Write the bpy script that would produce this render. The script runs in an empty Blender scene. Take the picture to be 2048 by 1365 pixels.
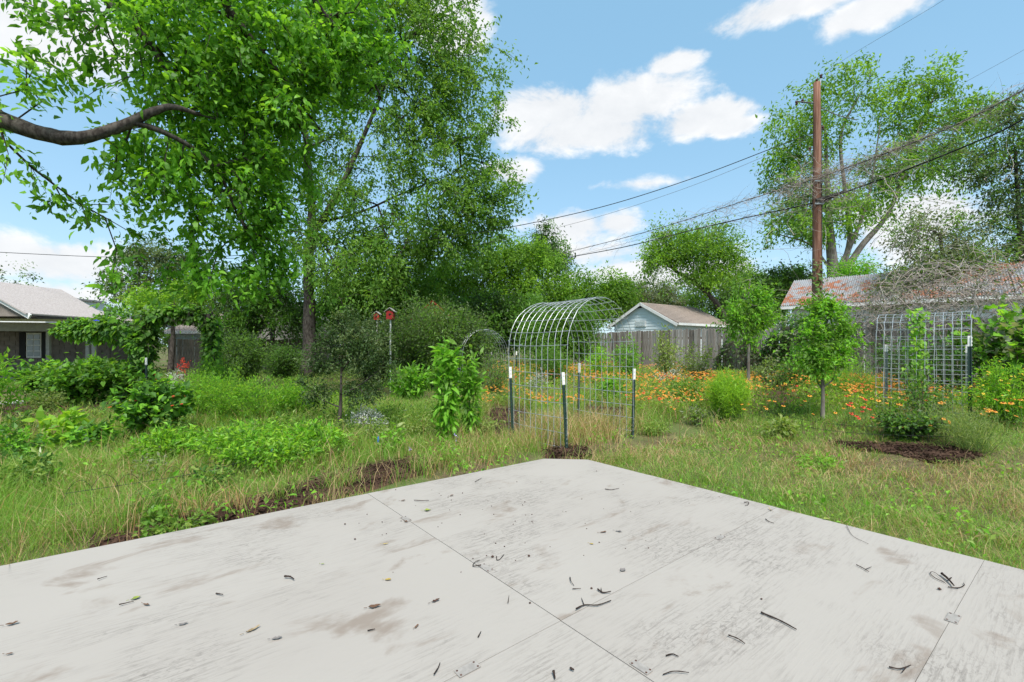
import bpy, math, random
import numpy as np

# ------------------------------------------------------------------ camera, sky, sun, exposure
SC = bpy.context.scene
COL = SC.collection
rng = np.random.default_rng(11)
random.seed(5)
F, CX, HY, EYE = 922.0, 1024.0, 692.0, 1.30      # focal length, centre and horizon in photo pixels; eye above the deck (m)

cam = bpy.data.cameras.new('camera')
cam.lens = 36.0 * F / 2048.0
cam.sensor_width = 36.0
cam.shift_y = (HY - 682.5) / 2048.0
cam.clip_start, cam.clip_end = 0.05, 2000.0
co = bpy.data.objects.new('camera', cam); COL.objects.link(co)
co.location = (0, 0, EYE); co.rotation_euler = (math.radians(90), 0, 0)
SC.camera = co
SUN_EL, SUN_AZ = math.radians(57), math.radians(170)   # azimuth from +Y (the view) towards +X

SC.view_settings.view_transform = 'Standard'
SC.view_settings.look = 'None'
SC.view_settings.gamma = 1.0
SC.view_settings.use_curve_mapping = False
SC.view_settings.exposure = 1.62
try:
    SC.render.engine = 'CYCLES'
    SC.cycles.max_bounces = 9
    SC.cycles.diffuse_bounces = 4
    SC.cycles.transmission_bounces = 4
    SC.cycles.glossy_bounces = 2
    SC.cycles.use_denoising = True
    SC.cycles.sample_clamp_indirect = 6.0
except Exception:
    pass

def ang(px, py):
    a = math.atan((px - CX) / F)
    e = math.atan((HY - py) / math.hypot(F, px - CX))
    return a, e

def build_world():
    w = bpy.data.worlds.new('World'); SC.world = w; w.use_nodes = True
    nt = w.node_tree; nt.nodes.clear(); L = nt.links
    def M(op, a, b=None, c=None, clamp=False):
        n = nt.nodes.new('ShaderNodeMath'); n.operation = op; n.use_clamp = clamp
        for i, v in enumerate((a, b, c)):
            if v is None: continue
            if isinstance(v, (int, float)): n.inputs[i].default_value = v
            else: L.new(v, n.inputs[i])
        return n.outputs[0]
    tc = nt.nodes.new('ShaderNodeTexCoord')
    sep = nt.nodes.new('ShaderNodeSeparateXYZ'); L.new(tc.outputs['Generated'], sep.inputs[0])
    X, Y, Z = sep.outputs
    az = M('ARCTAN2', X, Y)
    el = M('ARCSINE', M('MINIMUM', M('MAXIMUM', Z, -1.0), 1.0))
    sky = nt.nodes.new('ShaderNodeTexSky'); sky.sky_type = 'NISHITA'; sky.sun_disc = False
    sky.sun_elevation = SUN_EL; sky.sun_rotation = SUN_AZ
    sky.altitude = 150; sky.air_density = 1.0; sky.dust_density = 0.9; sky.ozone_density = 1.6
    def noise(scale, detail, rough, off=(0, 0, 0), dist=0.0, sc=(1, 1, 1.7)):
        mp = nt.nodes.new('ShaderNodeMapping'); mp.inputs['Location'].default_value = off; mp.inputs['Scale'].default_value = sc
        L.new(tc.outputs['Generated'], mp.inputs['Vector'])
        n = nt.nodes.new('ShaderNodeTexNoise'); n.inputs['Scale'].default_value = scale
        n.inputs['Detail'].default_value = detail; n.inputs['Roughness'].default_value = rough
        n.inputs['Distortion'].default_value = dist
        L.new(mp.outputs[0], n.inputs['Vector'])
        return n.outputs['Fac']
    fine = noise(7.5, 6, 0.62, (3.1, 0.4, 1.7), 0.25)
    fine2 = noise(7.5, 6, 0.62, (3.1, 0.4, 1.7 - 0.055), 0.25)      # the same field, a little higher: shades the undersides
    broad = noise(1.9, 4, 0.5, (8.3, 2.2, 0.6), 0.0, (1, 1, 2.2))
    blobs = [(1105, 222, 105, 55, 1), (1255, 215, 160, 62, 1), (1395, 240, 110, 42, 1), (1180, 262, 190, 42, 1), (1465, 254, 70, 22, .9),
             (1600, 5, 220, 36, 1), (1740, 22, 110, 34, 1), (1350, 125, 55, 25, .85), (1030, 350, 48, 36, .9),
             (1290, 368, 120, 16, .55), (1130, 455, 120, 42, .85), (1235, 447, 60, 26, .9), (1170, 505, 190, 34, .6),
             (100, 55, 240, 90, 1), (890, 40, 95, 62, 1), (90, 520, 230, 44, .9), (60, 585, 300, 30, .7), 
             (1850, 430, 260, 90, .8), (1330, 545, 300, 40, .65), ]
    mask = None
    for (px, py, rx, ry, s) in blobs:
        a0, e0 = ang(px, py)
        a1, _ = ang(px + rx, py); a2, _ = ang(px - rx, py)
        _, e1 = ang(px, py - ry); _, e2 = ang(px, py + ry)
        ra, re = (a1 - a2) / 2, (e1 - e2) / 2
        u = M('MULTIPLY', M('SUBTRACT', az, a0), 1 / ra)
        v = M('MULTIPLY', M('SUBTRACT', el, e0), 1 / re)
        d = M('ADD', M('MULTIPLY', u, u), M('MULTIPLY', v, v))
        m = M('MULTIPLY', M('SUBTRACT', 1.38, M('SQRT', d)), s)
        mask = m if mask is None else M('MAXIMUM', mask, m)
    # elsewhere in the sky: scattered fair-weather cumulus of the same kind
    back = M('MULTIPLY', M('SUBTRACT', broad, 0.54), 6.0)
    fwd = M('MULTIPLY', M('ADD', M('ABSOLUTE', az), -1.0), 4.0, clamp=True)
    up = M('MULTIPLY', M('ADD', el, -0.62), 6.0, clamp=True)
    back = M('SUBTRACT', M('MULTIPLY', M('ADD', back, 1.0), M('MAXIMUM', fwd, up)), 1.0)
    mask = M('MAXIMUM', M('MAXIMUM', mask, back), -1.0)
    def dens(f):
        v = M('ADD', mask, M('MULTIPLY', M('SUBTRACT', f, 0.5), 3.0))
        n = nt.nodes.new('ShaderNodeMapRange'); n.interpolation_type = 'SMOOTHSTEP'
        n.inputs['From Min'].default_value = 0.12; n.inputs['From Max'].default_value = 0.85
        L.new(v, n.inputs['Value']); return n.outputs[0]
    d1, d2 = dens(fine), dens(fine2)
    def rgb(c):
        n = nt.nodes.new('ShaderNodeRGB'); n.outputs[0].default_value = (*c, 1); return n.outputs[0]
    def mix(f, a, b, mode='MIX'):
        n = nt.nodes.new('ShaderNodeMix'); n.data_type = 'RGBA'; n.blend_type = mode
        if isinstance(f, (int, float)): n.inputs[0].default_value = f
        else: L.new(f, n.inputs[0])
        L.new(a, n.inputs[6]); L.new(b, n.inputs[7]); return n.outputs[2]
    SKY = 0.06
    white, grey = rgb((0.36 / SKY, 0.36 / SKY, 0.36 / SKY)), rgb((0.27 / SKY, 0.279 / SKY, 0.29 / SKY))
    shade = M('MULTIPLY', M('ADD', M('MULTIPLY', d2, 0.5), M('MULTIPLY', M('SUBTRACT', 0.62, fine), 1.6)), 1.0, clamp=True)
    ccol = mix(shade, white, grey)
    hz = M('POWER', M('SUBTRACT', 1.0, M('MAXIMUM', Z, 0.0)), 6.0)
    pale = mix(0.55, sky.outputs[0], rgb((0.125 / SKY, 0.25 / SKY, 0.345 / SKY)))        # thin high haze lightens the blue
    base = mix(M('MULTIPLY', hz, 0.6), pale, rgb((0.28 / SKY, 0.345 / SKY, 0.38 / SKY)))
    final = mix(M('MULTIPLY', d1, 0.96), base, ccol)
    bg = nt.nodes.new('ShaderNodeBackground'); bg.inputs['Strength'].default_value = SKY
    L.new(final, bg.inputs['Color'])
    out = nt.nodes.new('ShaderNodeOutputWorld'); L.new(bg.outputs[0], out.inputs[0])
    w.cycles.sampling_method = 'MANUAL'; w.cycles.sample_map_resolution = 256
build_world()

sun = bpy.data.lights.new('sun', 'SUN'); sun.energy = 2.0; sun.angle = math.radians(16); sun.color = (1.0, 0.96, 0.89)
so = bpy.data.objects.new('sun', sun); COL.objects.link(so)
so.rotation_euler = (math.radians(90) - SUN_EL, 0, math.pi - SUN_AZ); so.location = (0, 0, 40)

# ------------------------------------------------------------------ materials
MATS = {}
def _base(name):
    m = bpy.data.materials.new(name); m.use_nodes = True; nt = m.node_tree; nt.nodes.clear()
    out = nt.nodes.new('ShaderNodeOutputMaterial'); return m, nt, out
def _mix(nt, f, a, b):
    n = nt.nodes.new('ShaderNodeMix'); n.data_type = 'RGBA'
    for k, v in ((0, f), (6, a), (7, b)):
        if isinstance(v, (int, float)): n.inputs[k].default_value = v
        elif isinstance(v, tuple): n.inputs[k].default_value = (*v, 1)
        else: nt.links.new(v, n.inputs[k])
    return n.outputs[2]
def _noise(nt, scale, detail=5, rough=0.6, sc=(1, 1, 1), coord='Object', dist=0):
    tc = nt.nodes.new('ShaderNodeTexCoord'); mp = nt.nodes.new('ShaderNodeMapping'); mp.inputs['Scale'].default_value = sc
    nt.links.new(tc.outputs[coord], mp.inputs[0])
    n = nt.nodes.new('ShaderNodeTexNoise'); n.inputs['Scale'].default_value = scale; n.inputs['Detail'].default_value = detail
    n.inputs['Roughness'].default_value = rough; n.inputs['Distortion'].default_value = dist
    nt.links.new(mp.outputs[0], n.inputs['Vector']); return n.outputs['Fac']
def _ramp(nt, v, a, b):
    n = nt.nodes.new('ShaderNodeMapRange'); n.interpolation_type = 'SMOOTHSTEP'
    n.inputs['From Min'].default_value = a; n.inputs['From Max'].default_value = b
    nt.links.new(v, n.inputs['Value']); return n.outputs[0]
def _bump(nt, h, s, d=0.01):
    n = nt.nodes.new('ShaderNodeBump'); n.inputs['Strength'].default_value = s; n.inputs['Distance'].default_value = d
    nt.links.new(h, n.inputs['Height']); return n.outputs[0]
def _princ(nt, out, col, rough=0.6, spec=0.3, metal=0.0, normal=None):
    p = nt.nodes.new('ShaderNodeBsdfPrincipled')
    if isinstance(col, tuple): p.inputs['Base Color'].default_value = (*col, 1)
    else: nt.links.new(col, p.inputs['Base Color'])
    p.inputs['Roughness'].default_value = rough; p.inputs['Metallic'].default_value = metal
    p.inputs['Specular IOR Level'].default_value = spec
    if normal is not None: nt.links.new(normal, p.inputs['Normal'])
    nt.links.new(p.outputs[0], out.inputs[0]); return p
def leafmat(name, c1, c2, tr=0.45, tboost=1.9, rough=0.5, spec=0.35):
    """blade or leaf: every leaf its own shade between c1 and c2, light passing through it turns yellower"""
    m, nt, out = _base(name)
    g = nt.nodes.new('ShaderNodeNewGeometry')
    col = _mix(nt, g.outputs['Random Per Island'], c1, c2)
    p = nt.nodes.new('ShaderNodeBsdfPrincipled'); nt.links.new(col, p.inputs['Base Color'])
    p.inputs['Roughness'].default_value = rough; p.inputs['Specular IOR Level'].default_value = spec
    t = nt.nodes.new('ShaderNodeBsdfTranslucent')
    tb = (tboost * 1.12, tboost, tboost * 0.55)
    def sc(c): return tuple(min(.9, a * b) for a, b in zip(c, tb))
    nt.links.new(_mix(nt, g.outputs['Random Per Island'], sc(c1), sc(c2)), t.inputs['Color'])
    mx = nt.nodes.new('ShaderNodeMixShader'); mx.inputs[0].default_value = tr
    nt.links.new(p.outputs[0], mx.inputs[1]); nt.links.new(t.outputs[0], mx.inputs[2]); nt.links.new(mx.outputs[0], out.inputs[0])
    MATS[name] = m
def plain(name, c, c2=None, rough=0.7, spec=0.2, metal=0.0, scale=6, sc=(1, 1, 1), bump=0.0, lo=.35, hi=.65, detail=5):
    m, nt, out = _base(name)
    if c2 is None: _princ(nt, out, c, rough, spec, metal)
    else:
        n = _noise(nt, scale, detail, .62, sc)
        _princ(nt, out, _mix(nt, _ramp(nt, n, lo, hi), c, c2), rough, spec, metal, _bump(nt, n, bump) if bump else None)
    MATS[name] = m
leafmat('leaf_main', (.075, .185, .022), (.135, .275, .04))
leafmat('leaf_near', (0.064, 0.181, 0.015), (0.147, 0.338, 0.027), .5)
leafmat('leaf_yellowgreen', (0.140, 0.288, 0.027), (0.238, 0.413, 0.044), .5)
leafmat('leaf_mid', (0.084, 0.188, 0.025), (0.168, 0.306, 0.044))
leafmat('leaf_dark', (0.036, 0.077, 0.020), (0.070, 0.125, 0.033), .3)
leafmat('leaf_olive', (.085, .135, .045), (.165, .225, .085), .35)
leafmat('leaf_greygreen', (0.140, 0.175, 0.094), (0.238, 0.263, 0.150), .3)
leafmat('leaf_silver', (.44, .47, .43), (.60, .62, .57), .2, 1.1)
leafmat('leaf_bright', (0.119, 0.312, 0.025), (0.238, 0.500, 0.044), .45)
leafmat('leaf_fine', (0.182, 0.362, 0.022), (0.308, 0.512, 0.044), .45)
leafmat('leaf_vine', (0.042, 0.119, 0.018), (0.098, 0.219, 0.033), .35)
leafmat('leaf_herb', (0.119, 0.213, 0.033), (0.266, 0.362, 0.075), .4)
leafmat('leaf_pale', (0.196, 0.263, 0.075), (0.336, 0.388, 0.138), .4)
leafmat('grass_green', (0.126, 0.231, 0.037), (0.266, 0.375, 0.075), .4)
leafmat('grass_lush', (0.112, 0.250, 0.027), (0.224, 0.413, 0.056), .4)
leafmat('grass_straw', (0.378, 0.275, 0.125), (0.602, 0.438, 0.237), .3, 1.2)
leafmat('grass_rust', (0.280, 0.150, 0.062), (0.462, 0.263, 0.112), .25, 1.2)
leafmat('petal_orange', (.72, .24, .02), (.80, .42, .06), .25, 1.1)
leafmat('petal_red', (0.620, 0.035, 0.020), (0.720, 0.090, 0.040), .25, 1.1)
leafmat('petal_yellow', (0.750, 0.500, 0.020), (0.800, 0.600, 0.060), .25, 1.1)
leafmat('petal_purple', (0.360, 0.260, 0.620), (0.500, 0.380, 0.720), .25, 1.1)
leafmat('petal_blue', (0.060, 0.060, 0.750), (0.090, 0.090, 0.800), .2, 1.1)
leafmat('petal_pink', (0.720, 0.100, 0.220), (0.780, 0.200, 0.320), .25, 1.1)
plain('flower_disc', (.16, .035, .015), rough=.8)
plain('bark', (.032, .026, .022), (.10, .086, .074), .9, .1, scale=16, sc=(1, 1, .4), bump=.9, detail=8)
plain('bark_grey', (.13, .11, .095), (.26, .235, .21), .9, .1, scale=9, sc=(1, 1, .25), bump=.8)
plain('twig', (.07, .055, .045), (.13, .105, .085), .9, .1, scale=20)
plain('dead_vine', (.24, .20, .17), (.40, .35, .31), .9, .1, scale=4)
plain('green_stem', (.09, .16, .035), rough=.6)
plain('soil', (.05, .034, .024), (.10, .07, .05), .95, .05, scale=7, bump=.6)
plain('mulch', (.030, .017, .012), (.085, .050, .034), .9, .1, scale=3)
plain('galvanised', (.40, .42, .44), (.55, .57, .59), .42, .5, .55, scale=9)
plain('post_green', (.012, .035, .026), (.025, .05, .04), .5, .4, scale=14)
plain('post_grey', (.14, .17, .16), (.22, .25, .23), .5, .4, scale=14)
plain('post_white', (.74, .73, .70), (.55, .50, .45), .6, .3, scale=30, lo=.5, hi=.8)
plain('wire_dark', (.018, .02, .02), rough=.6)
plain('cable_black', (.012, .012, .013), rough=.5)
plain('cable_grey', (.10, .095, .09), rough=.7)
plain('porcelain', (.07, .03, .025), rough=.25, spec=.5)
plain('pole_wood', (.13, .06, .04), (.27, .15, .105), .9, .1, scale=5, sc=(3, 3, .18), bump=.5)
plain('fence_wood', (.20, .165, .145), (.36, .31, .28), .9, .1, scale=5, sc=(5, 5, .5), bump=.4)
plain('fence_wood_pale', (.27, .235, .21), (.43, .385, .355), .9, .1, scale=5, sc=(5, 5, .5), bump=.4)
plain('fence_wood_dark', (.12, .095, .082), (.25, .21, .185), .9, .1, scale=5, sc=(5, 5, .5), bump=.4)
plain('siding_blue', (.68, .76, .77), (.73, .79, .80), .55, .3, scale=3)
plain('trim_white', (.74, .74, .72), (.66, .65, .62), .6, .3, scale=8)
plain('trim_grey', (.30, .29, .27), (.36, .35, .32), .6, .3, scale=8)
plain('wall_taupe', (.17, .145, .125), (.23, .20, .175), .85, .1, scale=4)
plain('shingle', (.22, .175, .15), (.33, .275, .235), .95, .1, scale=26, sc=(1, 1, 1), bump=.5)
plain('shingle_pale', (.33, .29, .275), (.44, .40, .385), .95, .1, scale=22, bump=.5)
plain('red_paint', (.42, .035, .03), (.30, .02, .02), .6, .3, scale=6)
plain('shutter_dark', (.02, .02, .022), rough=.6)
plain('lumber', (.42, .33, .23), (.55, .46, .35), .85, .15, scale=8, sc=(1, 6, 6))
plain('lumber_grey', (.36, .35, .33), (.50, .48, .46), .85, .15, scale=8, sc=(1, 6, 6))
plain('hose_grey', (.55, .55, .54), rough=.45, spec=.4)
plain('flag_cyan', (.12, .55, .55), rough=.5)
plain('flag_blue', (.02, .16, .62), rough=.5)
plain('flag_white', (.75, .72, .55), rough=.5)
plain('dry_leaf', (.10, .055, .035), (.20, .12, .075), .8, .15, scale=20)
plain('tan_leaf', (.22, .16, .09), (.30, .23, .14), .8, .15, scale=60)
plain('grey_leaf', (.16, .145, .135), (.24, .22, .21), .8, .15, scale=20)
plain('lime_leaf', (.17, .23, .04), (.26, .28, .06), .6, .3, scale=60)
plain('yellow_leaf', (.36, .27, .06), (.30, .19, .05), .6, .3, scale=60)
plain('husk', (.055, .032, .024), (.12, .06, .045), .8, .2, scale=30)
plain('deck_twig', (.022, .015, .012), (.05, .036, .03), .9, .1, scale=60)
plain('plate_paint', (.32, .295, .27), (.25, .23, .21), .6, .3, scale=30)
plain('gap_shade', (.02, .017, .015), rough=.95)

def mat_glass():
    m, nt, out = _base('window_glass'); _princ(nt, out, (.30, .34, .36), .08, .6); MATS['window_glass'] = m
mat_glass()
def mat_rusty():
    m, nt, out = _base('rusty_metal')
    n1 = _noise(nt, 1.1, 6, .65, (1.0, 1.0, 1.0)); n2 = _noise(nt, 3.0, 8, .7, (1.6, 1.6, .25))
    mul = nt.nodes.new('ShaderNodeMath'); mul.operation = 'ADD'; nt.links.new(n1, mul.inputs[0]); nt.links.new(n2, mul.inputs[1])
    f = _ramp(nt, mul.outputs[0], .96, 1.06)
    zinc = _mix(nt, n2, (.22, .225, .235), (.33, .34, .355)); rust = _mix(nt, n2, (.25, .085, .04), (.34, .15, .08))
    _princ(nt, out, _mix(nt, f, zinc, rust), .6, .3, .15); MATS['rusty_metal'] = m
mat_rusty()
def mat_deck():
    """painted, weathered plywood: grain along the sheet's length, worn grey blotches, brown tea stains"""
    m, nt, out = _base('deck_plywood')
    info = nt.nodes.new('ShaderNodeObjectInfo')
    tc = nt.nodes.new('ShaderNodeTexCoord')
    def nz(scale, detail, rough, sc, dist=0, seed=1.0):
        sh = nt.nodes.new('ShaderNodeVectorMath'); sh.operation = 'MULTIPLY_ADD'
        cmb = nt.nodes.new('ShaderNodeCombineXYZ')
        for k in range(3): nt.links.new(info.outputs['Random'], cmb.inputs[k])
        nt.links.new(cmb.outputs[0], sh.inputs[0]); sh.inputs[1].default_value = (17 * seed, 31 * seed, 0); nt.links.new(tc.outputs['Object'], sh.inputs[2])
        mp = nt.nodes.new('ShaderNodeMapping'); mp.inputs['Scale'].default_value = sc; nt.links.new(sh.outputs[0], mp.inputs[0])
        n = nt.nodes.new('ShaderNodeTexNoise'); n.inputs['Scale'].default_value = scale; n.inputs['Detail'].default_value = detail
        n.inputs['Roughness'].default_value = rough; n.inputs['Distortion'].default_value = dist
        nt.links.new(mp.outputs[0], n.inputs['Vector']); return n.outputs['Fac']
    def mul(a, b):
        n = nt.nodes.new('ShaderNodeMath'); n.operation = 'MULTIPLY'
        for k, v in ((0, a), (1, b)):
            if isinstance(v, (int, float)): n.inputs[k].default_value = v
            else: nt.links.new(v, n.inputs[k])
        return n.outputs[0]
    grain = nz(16, 8, .72, (.35, 4.6, 1), .5, 1)
    blot = nz(.95, 6, .62, (1, 1.25, 1), .4, 2)
    scuff = nz(34, 5, .75, (.55, 1.0, 1), 1.2, 3)
    tea = nz(2.0, 5, .6, (.8, 1.5, 1), .5, 4)
    wide = nz(.5, 3, .5, (1, 1, 1), 0, 5)
    col = _mix(nt, wide, (.312, .283, .253), (.36, .332, .30))
    g = mul(_ramp(nt, grain, .46, .66), _ramp(nt, blot, .38, .62))
    col = _mix(nt, mul(g, .55), col, (.15, .132, .117))
    s = mul(_ramp(nt, scuff, .48, .66), _ramp(nt, blot, .46, .64))
    col = _mix(nt, mul(s, .62), col, (.15, .134, .12))
    col = _mix(nt, mul(_ramp(nt, tea, .56, .70), .6), col, (.17, .125, .092))
    h = _ramp(nt, grain, .3, .75)
    _princ(nt, out, col, .82, .2, 0, _bump(nt, h, .18, .004)); MATS['deck_plywood'] = m
mat_deck()
def mat_ground():
    m, nt, out = _base('ground')
    a = _noise(nt, .55, 6, .6); b = _noise(nt, 5, 8, .7); c = _noise(nt, 38, 4, .7)
    col = _mix(nt, _ramp(nt, b, .35, .65), (.075, .055, .036), (.15, .125, .065))
    col = _mix(nt, _ramp(nt, a, .42, .6), col, (.095, .135, .04))
    col = _mix(nt, _ramp(nt, c, .5, .75), col, (.24, .19, .10))
    _princ(nt, out, col, .95, .05, 0, _bump(nt, c, .8, .02)); MATS['ground'] = m
mat_ground()
def mat(n): return MATS[n]

# ------------------------------------------------------------------ helpers
def hgt(x, y):
    u = 0.6 * np.asarray(x, float) + 0.5 * (np.asarray(y, float) - 8.0)
    t = np.clip((u - 0.5) / 3.5, 0, 1)
    return -0.16 + 0.36 * t * t * (3 - 2 * t)
def at(px, py, Y):
    return np.array([(px - CX) / F * Y, Y, EYE - (py - HY) / F * Y])
def G(px, py):
    """the point of the terrain seen at a photo pixel"""
    Y = 10.0
    for _ in range(40):
        z = float(hgt((px - CX) / F * Y, Y)); Y = .5 * Y + .5 * min(70.0, (EYE - z) * F / max(6.0, py - HY))
    x = (px - CX) / F * Y
    return np.array([x, Y, float(hgt(x, Y))])
def onground(x, y): return np.array([x, y, float(hgt(x, y))])
def DK(px, py):
    Y = F * EYE / (py - HY); return np.array([(px - CX) / F * Y, Y])
def unit(v):
    v = np.asarray(v, float); n = np.linalg.norm(v, axis=-1, keepdims=True); return v / np.maximum(n, 1e-9)
def rvec(n, rg=None):
    return unit((rg or rng).normal(size=(n, 3)))
def inpoly(x, y, poly):
    inside = np.zeros(len(x), bool); n = len(poly)
    for i in range(n):
        x1, y1 = poly[i][:2]; x2, y2 = poly[(i + 1) % n][:2]
        c = ((y1 > y) != (y2 > y)) & (x < (x2 - x1) * (y - y1) / (y2 - y1 + 1e-12) + x1)
        inside ^= c
    return inside

ORG = {}
class MB:
    def __init__(s): s.V, s.T, s.M, s.n = [], [], [], 0
    def add(s, v, t, m=0):
        v = np.asarray(v, np.float32).reshape(-1, 3); t = np.asarray(t, np.int32).reshape(-1, 3)
        s.V.append(v); s.T.append(t + s.n); s.M.append(np.full(len(t), m, np.int32) if np.isscalar(m) else np.asarray(m, np.int32)); s.n += len(v)
    def mesh(s, name, mats, org=(0, 0, 0), smooth=False):
        v = np.concatenate(s.V) - np.asarray(org, np.float32); t = np.concatenate(s.T); m = np.concatenate(s.M)
        me = bpy.data.meshes.new(name)
        me.vertices.add(len(v)); me.vertices.foreach_set('co', v.ravel())
        me.loops.add(t.size); me.loops.foreach_set('vertex_index', t.ravel())
        me.polygons.add(len(t)); me.polygons.foreach_set('loop_start', np.arange(0, t.size, 3, dtype=np.int32))
        if len(mats) > 1: me.polygons.foreach_set('material_index', m)
        me.polygons.foreach_set('use_smooth', np.full(len(t), smooth))
        for k in mats: me.materials.append(MATS[k])
        me.update(calc_edges=True); return me
    def build(s, name, mats, parent=None, origin=None, smooth=False, kind=None):
        if isinstance(mats, str): mats = [mats]
        org = ORG.get(parent.name, (0, 0, 0)) if parent else (origin if origin is not None else (0, 0, 0))
        o = bpy.data.objects.new(name, s.mesh(name, mats, org, smooth)); COL.objects.link(o)
        if parent: o.parent = parent
        else: o.location = [float(c) for c in org]
        ORG[o.name] = tuple(float(c) for c in org)
        if kind: o['kind'] = kind
        return o
def tag(o, label, cat, group=None):
    o['label'] = label; o['category'] = cat
    if group: o['group'] = group
    return o
def thing(name, label, cat, loc=(0, 0, 0), group=None):
    o = bpy.data.objects.new(name, None); COL.objects.link(o); o.location = [float(c) for c in loc]
    o.empty_display_size = .2; ORG[o.name] = tuple(float(c) for c in loc)
    return tag(o, label, cat, group)
def place(name, me, parent, loc, rot=(0, 0, 0), scale=(1, 1, 1)):
    """an object of shared mesh data, loc in world coordinates"""
    o = bpy.data.objects.new(name, me); COL.objects.link(o)
    org = ORG.get(parent.name, (0, 0, 0)) if parent else (0, 0, 0)
    o.location = [float(a - b) for a, b in zip(loc, org)]; o.rotation_euler = rot; o.scale = scale
    if parent: o.parent = parent
    ORG[o.name] = tuple(float(c) for c in loc)
    return o

# --- solids
BOXT = np.array([(0, 2, 1), (0, 3, 2), (4, 5, 6), (4, 6, 7), (0, 1, 5), (0, 5, 4), (1, 2, 6), (1, 6, 5), (2, 3, 7), (2, 7, 6), (3, 0, 4), (3, 4, 7)])
def hexa(mb, a, b, m=0):
    """a, b: four corners each (bottom and top rings)"""
    mb.add(np.concatenate([np.asarray(a, float), np.asarray(b, float)]), BOXT, m)
def box(mb, c, s, m=0, ux=(1, 0, 0), uy=(0, 1, 0), uz=(0, 0, 1)):
    ux, uy, uz = (np.asarray(k, float) for k in (ux, uy, uz)); c = np.asarray(c, float)
    h = [(-1, -1), (1, -1), (1, 1), (-1, 1)]
    q = [c + i * ux * s[0] / 2 + j * uy * s[1] / 2 for i, j in h]
    hexa(mb, [p - uz * s[2] / 2 for p in q], [p + uz * s[2] / 2 for p in q], m)
def slab(mb, pts, n, th, m=0):
    """a polygon (convex) with thickness th along -n"""
    pts = np.asarray(pts, float); n = unit(np.asarray(n, float)); k = len(pts)
    v = np.concatenate([pts, pts - n * th]); t = []
    for i in range(1, k - 1): t += [(0, i, i + 1), (k, k + i + 1, k + i)]
    for i in range(k):
        j = (i + 1) % k; t += [(i, k + i, k + j), (i, k + j, j)]
    mb.add(v, t, m)
def frame(d):
    d = unit(d); a = np.where(np.abs(d[..., 2:3]) > .9, np.array([1., 0, 0]), np.array([0, 0, 1.]))
    s = unit(np.cross(d, a)); return s, np.cross(s, d)
def tubes(mb, p0, p1, r0, r1, k=4, m=0):
    p0, p1 = np.asarray(p0, float), np.asarray(p1, float); n = len(p0)
    if n == 0: return
    s, u = frame(p1 - p0); an = np.arange(k) * 2 * math.pi / k
    ring = s[:, None, :] * np.cos(an)[None, :, None] + u[:, None, :] * np.sin(an)[None, :, None]
    r0 = np.broadcast_to(r0, (n,)); r1 = np.broadcast_to(r1, (n,))
    v = np.concatenate([p0[:, None] + ring * r0[:, None, None], p1[:, None] + ring * r1[:, None, None]], 1)
    t = []
    for i in range(k):
        j = (i + 1) % k; t += [(i, j, k + j), (i, k + j, k + i)]
    mb.add(v, (np.array(t)[None] + (np.arange(n) * 2 * k)[:, None, None]), m)
def sweep(mb, P, r, k=8, m=0, cap=True, wob=0.0):
    P = np.asarray(P, float); n = len(P); r = np.broadcast_to(r, (n,)).astype(float)
    d = np.gradient(P, axis=0); d = unit(d); s, u = frame(d)
    for i in range(1, n):                       # keep the frame from flipping
        s[i] = unit(s[i - 1] - d[i] * np.dot(s[i - 1], d[i])); u[i] = np.cross(s[i], d[i])
    an = np.arange(k) * 2 * math.pi / k
    rr = r[:, None] * (1 + wob * rng.normal(size=(n, k)))
    v = P[:, None] + (s[:, None] * np.cos(an)[None, :, None] + u[:, None] * np.sin(an)[None, :, None]) * rr[:, :, None]
    t = []
    for a in range(n - 1):
        for i in range(k):
            j = (i + 1) % k; t += [(a * k + i, a * k + j, (a + 1) * k + j), (a * k + i, (a + 1) * k + j, (a + 1) * k + i)]
    v = v.reshape(-1, 3)
    if cap:
        v = np.concatenate([v, P[:1], P[-1:]]); c0, c1 = n * k, n * k + 1
        for i in range(k):
            j = (i + 1) % k; t += [(c0, j, i), (c1, (n - 1) * k + i, (n - 1) * k + j)]
    mb.add(v, t, m)
def smooth_path(P, n):
    P = np.asarray(P, float); k = len(P)
    if k < 3:
        s = np.linspace(0, 1, n)[:, None]; return P[0] * (1 - s) + P[-1] * s
    Q = np.concatenate([[2 * P[0] - P[1]], P, [2 * P[-1] - P[-2]]]); out = []
    for x in np.linspace(0, k - 1 - 1e-6, n):
        i = int(x); t = x - i; a, b, c, d = Q[i:i + 4]
        out.append(.5 * (2 * b + (c - a) * t + (2 * a - 5 * b + 4 * c - d) * t * t + (3 * b - a - 3 * c + d) * t ** 3))
    return np.array(out)

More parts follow.
